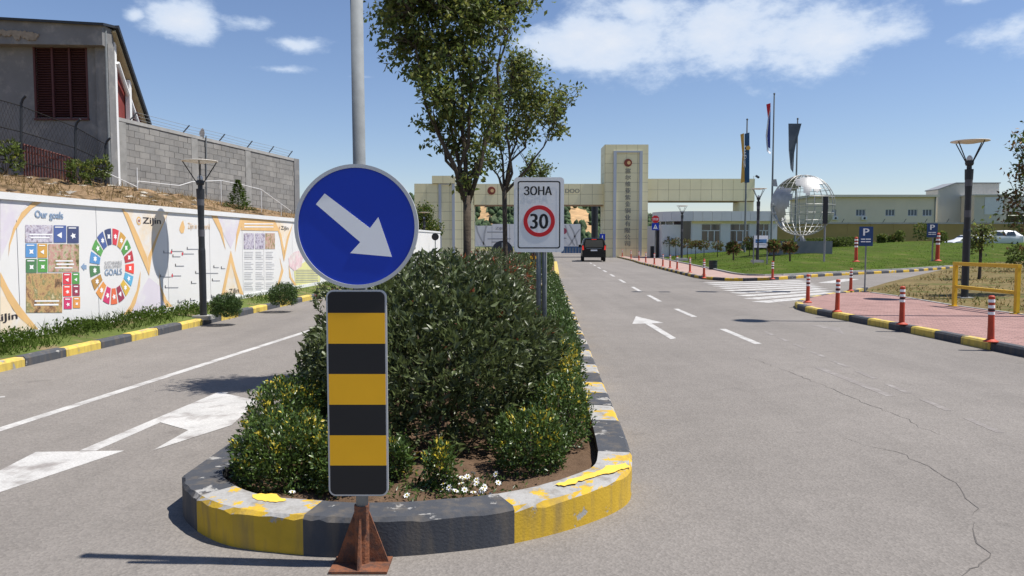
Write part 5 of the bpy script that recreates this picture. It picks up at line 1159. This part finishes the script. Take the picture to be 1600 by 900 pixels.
for a, c in ops+[(1082, 1082)]:
    wallseg((X(prevx), QD+.3), (X(c), QD+.3), z0, z2_-.22, 0, .25, 'wall_pier', M_sil); prevx = a
    if a == c: break
    wallseg((X(c), QD+.3), (X(a), QD+.3), z0, sill, 0, .25, 'wall_below_window', M_sil)
    w_ = MB().box(X(a), X(c), QD+.42, QD+.45, sill, z2_-.22).build('window', M_glass, gh, world=True); wd = X(c)-X(a); zt = z2_-.22; zm = sill+(zt-sill)*.62
    for xx0, xx1, za, zb in ((0, .06, sill, zt), (wd-.06, wd, sill, zt), (.06, wd-.06, sill, sill+.06), (.06, wd-.06, zt-.06, zt), (.06, wd-.06, zm-.04, zm+.04), (wd*.33, wd*.33+.09, sill+.06, zm-.04), (wd*.66, wd*.66+.09, sill+.06, zm-.04), (wd*.48, wd*.48+.06, zm+.04, zt-.06)):
        MB().box(X(a)+xx0, X(a)+xx1, QD+.36, QD+.419, za, zb).build('frame', M_wf, w_, world=True)
    MB().box(X(a)+wd*.36, X(a)+wd*.62, QD+.455, QD+.47, sill+.1, zm).build('blind', M_white, w_, world=True)
wallseg((X(1216), QD+.3), (arc[0][0], QD+.3), z2_-.22, z2_+.02, .02, .3, 'lintel_band', M_gold)
for i, (a, c) in enumerate(zip(arc[:-1], arc[1:])):
    wallseg(a, c, z0, sill, 0, .25, 'wall_below_window', M_sil); wallseg(a, c, sill, z2_, -.1, .05, 'corner_pane', M_glass); wallseg(a, Vector(a).lerp(Vector(c), .12), sill, z2_, .0, .15, 'mullion', M_wf)
MB().box(arc[-1][0], X(1216), QD+.6, QD+8, z0, z2_-.3).build('rear_block', M_sil, gh, world=True)
t = thing('barrier_cabinet', 'dark barrier cabinet and turnstile post at the gatehouse corner', 'cabinet', (P(1029, 400, 70).x, 70, .1)); MB().box(-.25, .35, -.2, .3, 0, 2.6).build('cabinet', M_dark, t); MB().box(-.75, -.45, -.2, .2, 0, 1.1).build('low_cabinet', M_dark, t); MB().box(.4, .7, -.2, .2, 0, 1.2).build('white_cabinet', M_white, t)
t = thing('stop_sign', 'red octagonal stop sign above blue pedestrian crossing sign by the gate tower', 'sign', (P(1023.5, 403, 66).x, 66, .12)); zc = P(0, 342.5, 66).z-.12; za = P(0, 354, 66).z-.12
MB().tube([(0, .05, 0), (0, .05, zc+.3)], .035, 8).build('post', M_galv, t); pn = MB().prism([(.34*math.cos(R(22.5+45*k)), 0, zc+.34*math.sin(R(22.5+45*k))) for k in range(8)], (0, .015, 0)).build('stop_panel', M_red, t)
text_on('lettering', 'STOP', M_signwhite, pn, Vector((-.24, -.004, zc-.1))+t.location, (.48, 0, 0), (0, 0, .2), .008)
pb = MB().box(-.31, .31, 0, .015, za-.31, za+.31).build('crossing_panel', M_blue, t); MB().prism([(-.2, -.006, za-.2), (.2, -.006, za-.2), (0, -.006, za+.2)], (0, .004, 0)).build('symbol', M_signwhite, pb)
MB().box(-.02, .02, -.009, -.0065, za-.1, za+.06).build('figure', M_signblk, pb)
# ------------------------------------------------------------------ flags
FD = 60.0
def flagpole(px, ytop, ybase, label, polys, d=FD):
    b_ = P(px, ybase, d); b_.z = lawn_z(b_.x, d); t = thing('flagpole', label, 'flag', tuple(b_)); top = P(px, ytop, d).z
    MB().tube([b_, (b_.x, d, top)], [.085, .05], 10).build('pole', M_galv, t, world=True); MB().lathe([(.03, 0), (.09, .05), (.05, .13), (0, .15)], 10, (b_.x, d, top)).build('finial', M_dark, t, world=True)
    for nm, m, pts in polys:
        v = [P(px+a, yy_, d-.1-.25*math.sin(i*1.3)*.5) for i, (a, yy_) in enumerate(pts)]; b = MB().prism(v, (0, .03, 0)); b.build(nm, m, t, world=True)
    return t
M_navy = pm('flag_navy', (.03, .10, .22), .8, .15, 1.5); M_fo = pm('flag_orange', (.62, .36, .08), .8, .15, 1.5); M_fg = pm('flag_grey', (.10, .12, .15), .8, .2, 1.5); M_fr = pm('flag_red', (.55, .03, .05), .8, .1, 2); M_fb = pm('flag_blue', (.05, .07, .3), .8, .1, 2); M_fw = pm('flag_white', (.7, .7, .72), .8, .1, 2)
f1 = flagpole(1163.5, 188, 400, 'orange and blue hanging flag on the leftmost flagpole', [('orange_cloth', M_fo, [(-6.5, 210), (-1, 208), (0, 284), (-6, 286), (-3.5, 240)]), ('blue_cloth', M_navy, [(0, 209), (7.5, 207), (7.5, 285), (0, 286)])])
text_on('printed_brand', 'ZiJin', M_fw, f1, P(1166, 262, FD-.35), (0, 0, 1.7), (-.22, 0, 0), .012)
disc('printed_emblem', P(1167, 232, FD).x, P(0, 232, FD).z, .17, FD-.36, FD-.33, M_fo, f1, 16)
flagpole(1204.5, 148, 402, 'red blue and white flag limp on the tallest middle flagpole', [('red_cloth', M_fr, [(-7, 163), (-.5, 161), (-.5, 176), (-4, 188)]), ('blue_cloth', M_fb, [(-4.5, 186), (-.5, 174), (-1, 232), (-4, 230), (-6, 210)]), ('white_cloth', M_fw, [(-1.5, 166), (-.2, 165), (-3.5, 190), (-6, 215), (-3, 236), (0, 238), (-1, 241), (-6, 236), (-8, 212), (-5, 188)])])
flagpole(1241.5, 187, 402, 'dark grey triangular hanging flag on the pole behind the globe', [('grey_cloth', M_fg, [(-9.5, 193), (11, 193), (2, 226), (-.5, 240), (-2, 270), (-6, 264), (-9, 235)])])
# ------------------------------------------------------------------ globe
gd = 50.0; gc = P(1254, 321, gd); gr_ = 47/FPX*gd; t = thing('globe_sculpture', 'polished steel wire globe sculpture with metal continents on the lawn', 'sculpture', (gc.x, gd, lawn_z(gc.x, gd)))
M_chrome = pm('polished_steel', (.40, .40, .39), .5, .2, 3, metal=.3, spec=.3)
def sph(la, lo, r=1): la, lo = R(la), R(lo); return gc+Vector((math.cos(la)*math.sin(lo), -math.cos(la)*math.cos(lo), math.sin(la)))*gr_*r
for lo_ in range(0, 360, 15): MB().tube([sph(la, lo_) for la in range(-84, 85, 8)], .018, 5).build('meridian', M_chrome, t, world=True)
for la in range(-75, 76, 15): MB().tube([sph(la, lo_) for lo_ in range(0, 361, 10)], .018, 5, caps=False).build('parallel', M_chrome, t, world=True)
cont = {'eurasia': [(60, -30), (64, 14), (56, 40), (44, 30), (36, 18), (20, 10), (27, -2), (16, -12), (34, -24), (42, -40), (52, -42)], 'africa': [(35, -85), (32, -50), (10, -38), (-10, -50), (-32, -65), (-30, -75), (0, -80), (8, -100), (25, -98)],
        'australia': [(-12, 48), (-18, 62), (-35, 65), (-35, 42), (-22, 30)], 'north_america': [(70, 120), (68, 220), (50, 240), (25, 215), (15, 200), (30, 180), (50, 150)], 'south_america': [(8, 215), (-5, 240), (-30, 225), (-52, 208), (-20, 198), (0, 195)]}
def inpoly(p, poly):
    r_ = False; j = len(poly)-1
    for i in range(len(poly)):
        if (poly[i][0] > p[0]) != (poly[j][0] > p[0]) and p[1] < (poly[j][1]-poly[i][1])*(p[0]-poly[i][0])/(poly[j][0]-poly[i][0])+poly[i][1]: r_ = not r_
        j = i
    return r_
for nm, poly in cont.items():
    b = MB()
    for la in range(-60, 80, 4):
        for lo_ in range(-104, 244, 4):
            if inpoly((la+2+2*math.sin(lo_*.3), lo_+2+2*math.sin(la*.4)), poly): b.face([sph(la, lo_, 1.015), sph(la, lo_+4, 1.015), sph(la+4, lo_+4, 1.015), sph(la+4, lo_, 1.015)])
    b.build('continent', M_chrome, t, world=True)
MB().prism([sph(38, -98, 1.02), sph(46, -100, 1.22), sph(42, -100, 1.30), sph(34, -100, 1.16)], (0, .05, 0)).build('dove', M_chrome, t, world=True)
MB().tube([gc-Vector((0, 0, gr_*1.0)), gc-Vector((0, 0, gr_+.5))], .12, 10).build('stem', M_chrome, t, world=True)
for a in (30, 150, 270): MB().tube([gc-Vector((0, 0, gr_*.98)), gc+Vector((.7*math.cos(R(a)), .7*math.sin(R(a)), -gr_-.75))], .05, 6).build('strut', M_chrome, t, world=True)
pz = lawn_z(gc.x, gd); MB().box(gc.x-1.9, gc.x+1.7, gd-.8, gd+.8, pz-.3, gc.z-gr_-.35).build('plinth', pm('plinth_grey', (.16, .17, .18), .6, .1, 2), t, world=True)
# hedge round the plinth and standard trees
t = thing('dark_hedge', 'dark green hedge on the lawn below the globe', 'hedge', tuple(GL(1270, 390))); Cs, Ds = [], []
for px in np.arange(1145, 1345, 5.0):
    q = GL(px, 391-3.5*(px-1145)/200*2); p_, n_ = shell_points(110, (q.x, q.y, q.z+.30), (.55, .6, .42), .35); c_, d_ = shoots(p_, n_, 4, .8, .6); Cs.append(c_); Ds.append(d_)
leaves('foliage', M_tree, t, np.concatenate(Cs), np.concatenate(Ds), .13, .07)
heads = [(1046, 377, 401), (1056, 379, 402), (1074, 381, 404), (1087, 382, 405), (1100, 383, 404), (1121, 384, 402), (1146, 387, 408), (1171, 378, 401), (1209, 384, 410), (1234, 386, 420)]
for i, (px, hy, by) in enumerate(heads):
    q = GL(px, by); c_ = P(px, hy, q.y); r_ = 8.5/FPX*q.y; t = thing('standard_tree', 'little round-headed reddish tree on the lawn, %s from the gate tower' % ORD[i], 'tree', tuple(q), 'round-headed little trees on the lawn')
    MB().tube([q, c_], [.03, .02], 6).build('trunk', M_bark, t, world=True)
    p_, n_ = shell_points(130, tuple(c_), (r_, r_, r_*.8), .6); cC, dD = shoots(p_, n_, 4, .9, .4); m_ = rng.random(len(cC)) < .55
    leaves('crown', M_tree, t, cC[m_], dD[m_], .12, .06); leaves('crown_red_leaves', M_redleaf, t, cC[~m_], dD[~m_], .12, .06)
# ------------------------------------------------------------------ signs and bin on the right
t = thing('notice_board', 'white notice board on two thin posts before the lawn lamp', 'sign', tuple(GL(1188, 424))); q = Vector(t.location); a, c = P(1178, 368, q.y), P(1199, 387, q.y)
for xx_ in (a.x, c.x): MB().tube([(xx_, q.y, q.z-.1), (xx_, q.y, a.z)], .022, 6).build('post', M_galv, t, world=True)
bd = MB().box(a.x, c.x, q.y-.04, q.y-.02, c.z, a.z).build('board', M_signwhite, t, world=True); MB().box(a.x+.04, c.x-.04, q.y-.046, q.y-.041, a.z-.24, a.z-.12).build('blue_band', pm('notice_blue', (.08, .22, .45), .5, .2, 6), bd, world=True)
for k in range(3): MB().box(a.x+.05, c.x-.08*(k+1), q.y-.046, q.y-.041, c.z+.08+k*.07, c.z+.10+k*.07).build('text_line', M_greyink, bd, world=True)
def psign(px, ybase, x0, x1, y0, y1, label, z=.13, lawnq=False):
    q = GL(px, ybase) if lawnq else G(px, ybase, z); t = thing('parking_sign', label, 'sign', tuple(q), 'blue parking signs'); a, c = P(x0, y0, q.y), P(x1, y1, q.y); w_, h_ = c.x-a.x, a.z-c.z
    MB().tube([q, (q.x, q.y, a.z-.02)], .022, 8).build('post', M_galv, t, world=True); MB().box(q.x-.09, q.x+.09, q.y-.09, q.y+.09, q.z, q.z+.015).build('base_plate', M_dark, t, world=True)
    pn = MB().prism([(x_, q.y-.03, z_) for x_, z_ in rrect(a.x, c.x, c.z, a.z, .02)], (0, .006, 0)).build('sign_panel', pm('parking_blue', (.015, .05, .17), .4, .05, 3), t, world=True)
    text_on('letter', 'P', M_signwhite, pn, (a.x+w_*.3, q.y-.033, a.z-h_*.46), (w_*.4, 0, 0), (0, 0, h_*.36), .008)
    for k in range(2):
        for u0, u1 in ((.14, .44), (.48, .84)): MB().box(a.x+w_*u0, a.x+w_*u1, q.y-.034, q.y-.031, a.z-h_*(.62+.13*k)-h_*.05, a.z-h_*(.62+.13*k)).build('text_line', M_signwhite, pn, world=True)
psign(1351, 456, 1342, 1363, 354, 384.5, 'blue parking sign at the corner of the red pavement')
psign(1456, 419, 1448, 1464, 349, 371, 'smaller blue parking sign on the far side of the side road', 0, True)
q = GL(1287, 432); t = thing('edge_on_sign', 'tall sign post with its panel seen edge-on by the globe', 'sign', tuple(q)); a, c = P(1287, 308, q.y), P(1287, 350, q.y)
MB().tube([q, (q.x, q.y, a.z)], .03, 8).build('post', M_galv, t, world=True); vd = Vector((q.x, q.y, 0)).normalized()*.35; sd_ = Vector((-vd.y, vd.x, 0)).normalized()*.075; MB().prism([Vector((q.x, q.y, c.z))-vd-sd_, Vector((q.x, q.y, c.z))-vd+sd_, Vector((q.x, q.y, c.z))+vd+sd_, Vector((q.x, q.y, c.z))+vd-sd_], (0, 0, a.z-c.z)).build('sign_panel', M_dark, t, world=True)
q = G(1114, 421, .13); t = thing('litter_bin', 'dark cylindrical litter bin at the edge of the far pavement', 'bin', tuple(q)); k = 14/FPX*q.y; MB().lathe([(.2, 0), (.21, .03), (.22, k-.04), (.24, k-.03), (.24, k), (.19, k), (.18, k-.2), (0, k-.2)], 18).build('body', pm('bin_green_black', (.02, .03, .028), .6, .1, 3), t); MB().lathe([(.215, k*.5), (.23, k*.51), (.23, k*.55), (.215, k*.56)], 18).build('band', M_dark, t)
# bollards
def make_bollard():
    t = thing('bollard', '', 'bollard', (0, 0, 0), 'orange flexible bollards along the kerbs'); MB().lathe([(.105, 0), (.105, .012), (.075, .028), (.052, .045)], 18).build('base', M_bollard, t)
    prof = [(.05, .05), (.045, .30), (.042, .66), (.046, .67), (.046, .70), (.03, .715), (0, .718)]; MB().lathe(prof, 16).build('shaft', M_bollard, t, smooth=False)
    for z0 in (.42, .52, .61): MB().lathe([(.0468, z0), (.0475, z0+.002), (.0470, z0+.043), (.046, z0+.045)], 16).build('white_band', M_signwhite, t)
    MB().lathe([(.048, .478), (.0485, .48), (.0482, .50), (.0475, .503)], 16).build('dark_band', M_signblk, t); return t
proto = make_bollard(); first = True
def put(pos, label, sc=1.0):
    global first
    o = proto if first else copy_tree(proto); first = False; place(o, pos, label, random.random()*6, sc); o.rotation_euler.x = random.gauss(0, .012); o.rotation_euler.y = random.gauss(0, .015)
for i, (px, py) in enumerate(((1262, 472.5), (1308, 487), (1409, 507), (1548, 534))): put(G(px, py, .13), ['orange bollard at the corner of the red pavement, nearest the zebra crossing', 'orange bollard second from the pavement corner along the near kerb', 'orange bollard third from the pavement corner along the near kerb', 'nearest orange bollard with worn white bands on the red pavement'][i], .95)
put(G(1329, 454.5, .13), 'orange bollard beside the nearer parking sign at the side road', .95); put(GL(1337, 428), 'orange bollard on the far kerb behind the nearer parking sign', 1.1); put(GL(1464, 420), 'orange bollard beside the smaller far parking sign', 1.25); put(G(1207, 436, .13), 'orange bollard at the bend of the far kerb by the lawn', 1.0)
for i, (px, py) in enumerate(((958, 401), (969, 404), (982, 407), (990, 410), (999, 413), (1008, 416), (1019, 418.5), (1032, 421), (1046, 425.5), (1063, 430), (1100, 434.5))):
    yv = G(px, py, .13).y; put((np.interp(yv, [p[1] for p in FK[:6]][::-1], [p[0] for p in FK[:6]][::-1])+.32 if i < 10 else G(px, py, .13).x, yv, .13), 'orange bollard on the far pavement kerb, %s from the gate tower' % ORD[i], 1.0)
# yellow pipe barrier
t = thing('pipe_barrier', 'yellow square-tube barrier frame at the edge of the red pavement', 'barrier', (10.25, 16.4, .13)); A, B = G(1491, 478, .13), G(1588, 490, .13); zt = P(1491, 412, A.y).z
def sq(p, q, r_, name):
    p, q = Vector(p), Vector(q); t_ = (q-p).normalized(); ref = Vector((0, 0, 1)) if abs(t_.z) < .9 else (B-A).normalized(); a_ = t_.cross(ref).normalized()*r_; b_ = t_.cross(a_).normalized()*r_
    MB().prism([p+a_+b_, p+a_-b_, p-a_-b_, p-a_+b_], q-p).build(name, M_yframe, t, world=True)
for p in (A, B): sq((p.x, p.y, .13), (p.x, p.y, zt-.042), .038, 'post'); MB().box(p.x-.09, p.x+.09, p.y-.09, p.y+.09, .128, .14).build('base_plate', M_yframe, t, world=True)
dr = (B-A).normalized()*.045; sq((A.x-dr.x, A.y-dr.y, zt), (B.x+dr.x, B.y+dr.y, zt), .04, 'top_rail'); sq((A.x+dr.x, A.y+dr.y, .13+(zt-.13)*.46), (B.x-dr.x, B.y-dr.y, .13+(zt-.13)*.44), .035, 'middle_rail')
# ------------------------------------------------------------------ buildings on the right
BD = 100.0; X = lambda px, d=BD: P(px, 378, d).x; Z = lambda py, d=BD: P(800, py, d).z
bw2 = thing('ochre_wall', 'long ochre boundary wall with light coping behind the lawn', 'wall', (X(1450, 86), 86, 1.5)); x0, x1 = X(1215, 86), X(1720, 86)
M_och = pm('ochre_render', (.40, .275, .10), .9, .12, .6); n = 14
for k in range(n): a, c = x0+(x1-x0)*k/n, x0+(x1-x0)*(k+1)/n; MB().box(a+.01, c-.01, 86, 86.25, 0, Z(350, 86)).build('wall_bay', M_och, bw2, world=True); MB().box(a, c, 85.93, 86.32, Z(350, 86)+.002, Z(347.5, 86)).build('coping', M_concrete, bw2, world=True)
for px in (1316, 1380, 1413, 1446, 1480, 1520): q = P(px, 347.5, 86); MB().tube([q+Vector((0, .1, 0)), q+Vector((.25, .1, .4))], .03, 5).build('wire_post', M_dark, bw2, world=True)
bg_ = thing('beige_building', 'long low beige building with four sliding windows behind the ochre wall', 'building', (X(1375), BD+4, 1.5)); M_bei = pm('beige_render', (.76, .66, .50), .85, .06, .4)
wins = [(1299, 1305.5), (1336, 1351), (1382, 1397), (1417, 1432), (1440, 1455)]; zb, zt = Z(337.5), Z(327); px0 = 1270
for a, c in wins+[(1461, 1461)]:
    MB().box(X(px0), X(a), BD, BD+.3, 0, Z(308)).build('wall', M_bei, bg_, world=True); px0 = c
    if a == c: break
    MB().box(X(a), X(c), BD+.002, BD+.3, 0, zb).build('wall', M_bei, bg_, world=True); MB().box(X(a), X(c), BD+.002, BD+.3, zt, Z(308)).build('wall', M_bei, bg_, world=True)
    w_ = MB().box(X(a), X(c), BD+.15, BD+.18, zb, zt).build('window', pm('far_glass', (.10, .13, .17), .15, .1, 1), bg_, world=True)
    for f in (0, .31, .64, .94): xx_ = X(a)+(X(c)-X(a))*f; MB().box(xx_, xx_+.08, BD+.08, BD+.148, zb, zt).build('frame', M_wf, w_, world=True)
    for zz in (zb, zt-.07): MB().box(X(a), X(c), BD+.06, BD+.079, zz, zz+.07).build('frame', M_wf, w_, world=True)
MB().box(X(1265), X(1463), BD-.5, BD+9, Z(308)+.003, Z(304.5)).build('roof', pm('roof_trim', (.62, .58, .48), .7, .05, 1), bg_, world=True); MB().box(X(1270), X(1461), BD+.31, BD+8.5, 0, Z(308)).build('rear_block', M_bei, bg_, world=True)
for px in (1303, 1348): ac = MB().box(X(px)-.35, X(px)+.35, BD-.35, BD-.02, Z(343.5), Z(338.5)).build('air_conditioner', M_white, bg_, world=True); disc('fan', X(px), Z(341), .15, BD-.37, BD-.351, M_dark, ac, 16)
MB().tube([(X(1459), BD-.06, 0), (X(1459), BD-.06, Z(308))], .06, 6).build('downpipe', M_galv, bg_, world=True)
gw = thing('grey_warehouse', 'grey ribbed sheet-metal warehouse right of the beige building', 'building', (X(1510), BD+8, 1.5)); M_shed = pm('sheet_metal', (.56, .55, .51), .6, .08, .3); WD = BD+3
xa, xb, xc = X(1463, WD), X(1490, WD), X(1558, WD); za, zb = Z(297, WD), Z(287, WD)
MB().prism([(xa, WD, 0), (xc, WD, 0), (xc, WD, zb), (xb, WD, zb), (xa, WD, za)], (0, 3, 0)).build('shell', M_shed, gw, world=True)
for k in range(46): xx_ = xa+.1+(xc-xa-.2)*k/45; zt_ = zb if xx_ > xb else za+(zb-za)*(xx_-xa)/(xb-xa); MB().box(xx_-.025, xx_+.025, WD-.04, WD-.002, 0, zt_-.06).build('rib', M_shed, gw, world=True)
MB().prism([(xa-.1, WD-.15, za), (xb, WD-.15, zb+.02), (xc+.1, WD-.15, zb+.02), (xc+.1, WD-.15, zb+.16), (xb, WD-.15, zb+.16), (xa-.1, WD-.15, za+.14)], (0, 3.3, 0)).build('roof', pm('roof_grey', (.25, .26, .27), .6, .1, 1), gw, world=True)
AD = BD; an = MB().box(X(1520, AD), X(1571, AD), AD, AD+2.9, 0, Z(305.5, AD)).build('annex', pm('annex_cream', (.6, .55, .45), .7, .06, .5), gw, world=True)
MB().box(X(1518, AD), X(1574, AD), AD-.25, AD+2.95, Z(305.5, AD)+.003, Z(303.5, AD)).build('annex_roof', M_shed, an, world=True); MB().box(X(1536, AD), X(1565, AD), AD-.06, AD-.003, Z(335, AD), Z(308, AD)).build('shutter', M_white, an, world=True)
for k in range(12): zz = Z(335, AD)+(Z(308, AD)-Z(335, AD))*k/12; MB().box(X(1536.4, AD), X(1564.6, AD), AD-.08, AD-.062, zz, zz+.12).build('shutter_slat', M_white, an, world=True)
sh = thing('open_shed', 'low grey open-sided shed roof at the right frame edge', 'building', (X(1610), BD+2, 1.5)); MB().prism([(X(1573), BD+.5, Z(308)), (X(1690), BD+.5, Z(300)), (X(1690), BD+.5, Z(332)), (X(1573), BD+.5, Z(333))], (0, 8, 0)).build('cladding', M_shed, sh, world=True)
for px in (1576, 1600, 1640, 1688): MB().box(X(px)-.12, X(px)+.12, BD+.6, BD+.84, 0, Z(333)-.003).build('post', M_dark, sh, world=True)
MB().box(X(1576), X(1688), BD+7.5, BD+7.7, 0, Z(334)).build('rear_wall', M_conc_dark, sh, world=True)
# parked cars
M_cw = pm('white_car_paint', (.70, .71, .72), .3, .04, 2, spec=.6)
stc = [(0, .72, .35, .85, .95, .55), (.1, .84, .28, .9, 1.02, .6), (.7, .88, .24, .92, 1.42, .62), (1.5, .89, .22, .92, 1.48, .64), (2.5, .89, .22, .92, 1.44, .62), (3.2, .88, .24, .90, 1.02, .66), (4.0, .83, .3, .78, .86, .66), (4.25, .7, .36, .66, .72, .6)]
glc = []
for sx in (-1, 1):
    for y0, y1 in ((.75, 1.55), (1.62, 2.55)): glc.append(('side_window', M_glass, [(sx*.885, y0, .96), (sx*.885, y1+.1, .96), (sx*.68, y1-.12, 1.36), (sx*.68, y0+.1, 1.36)], (sx*.012, 0, 0)))
    glc.append(('headlight', M_lampglass, [(sx*.5, 4.12, .62), (sx*.74, 4.02, .62), (sx*.74, 3.98, .74), (sx*.5, 4.08, .74)], (0, .05, 0))); glc.append(('wing_mirror', M_cw, [(sx*.9, 2.55, .95), (sx*1.05, 2.55, .95), (sx*1.05, 2.55, 1.08), (sx*.9, 2.55, 1.08)], (0, .08, 0)))
glc += [('windscreen', M_glass, [(-.6, 2.62, 1.38), (.6, 2.62, 1.38), (.7, 3.12, 1.02), (-.7, 3.12, 1.02)], (0, .012, .012)), ('rear_window', M_glass, [(-.55, .62, 1.38), (.55, .62, 1.38), (.62, .16, 1.05), (-.62, .16, 1.05)], (0, -.012, .012))]
for px, py, d, rz, lab in ((1566, 378, 74, 78, 'white parked hatchback behind the lawn at the right'), (1512, 381, 78, 100, 'white parked car mostly hidden by the lawn, left of the other')):
    q = P(px, py, d); vehicle('parked_car', lab, 'car', (q.x+1.8, d, q.z-.35 if px > 1540 else q.z-.55), R(rz), stc, M_cw, ((.85, .85), (3.35, .85)), .31, glc, None, 'white cars parked behind the lawn')
# ------------------------------------------------------------------ trees and shrubs on the right
tree('young tree with a small leafy head behind the yellow barrier', tuple(P(1530, 441, 26)), 1.0, [(-.2, 0, 1.7), (.2, .1, 1.8), (0, 0, 2.0)], [(0, 0, 1.55, .42, .42, .45), (-.25, 0, 1.25, .25, .25, .25), (.25, 0, 1.8, .25, .25, .3)], 420, .14, .055, (M_tree, M_tree2), None, 31, twigs=40)
tree('brown-leaved tree at the right edge of the frame', tuple(G(1622, 455, .3)), 1.7, [(-.7, 0, 2.6), (.5, 0, 3.2), (-.4, .2, 3.5), (-.2, 0, 4.3), (.6, .3, 4.4)], [(-.7, 0, 2.3, .45, .5, .45), (-.45, 0, 3.2, .5, .5, .5), (-.3, 0, 4.0, .55, .6, .5), (.5, 0, 3.6, .8, .8, .9), (-.7, 0, 1.6, .35, .4, .3), (.3, 0, 4.6, .6, .6, .4)], 2400, .12, .06, (M_tree, M_redleaf), None, 33, twigs=50, olive=.45)
for px, hy, rr, d, lab in ((1440, 362, 12, 76, 'dark conifer shrub before the ochre wall, left of the far parking sign'), (1405, 370, 8, 78, 'small round shrub before the ochre wall'), (1470, 372, 9, 76, 'low shrub right of the far parking sign'), (1378, 373, 6, 74, 'tiny sapling bush before the ochre wall'), (1392, 374, 5, 78, 'tiny pale bush beside the small round shrub'), (1590, 400, 15, 30, 'spindly brown shrub at the right frame edge behind the barrier')):
    c_ = P(px, hy, d); r_ = rr/FPX*d; small_shrub('lawn_shrub', tuple(c_), (r_, r_, r_*1.1), lab, 150, (M_tree, M_redleaf if px in (1590, 1392) else M_tree2), .25, .2 if d > 40 else .11, 'shrub', 'shrubs before the ochre wall' if d > 40 else None)
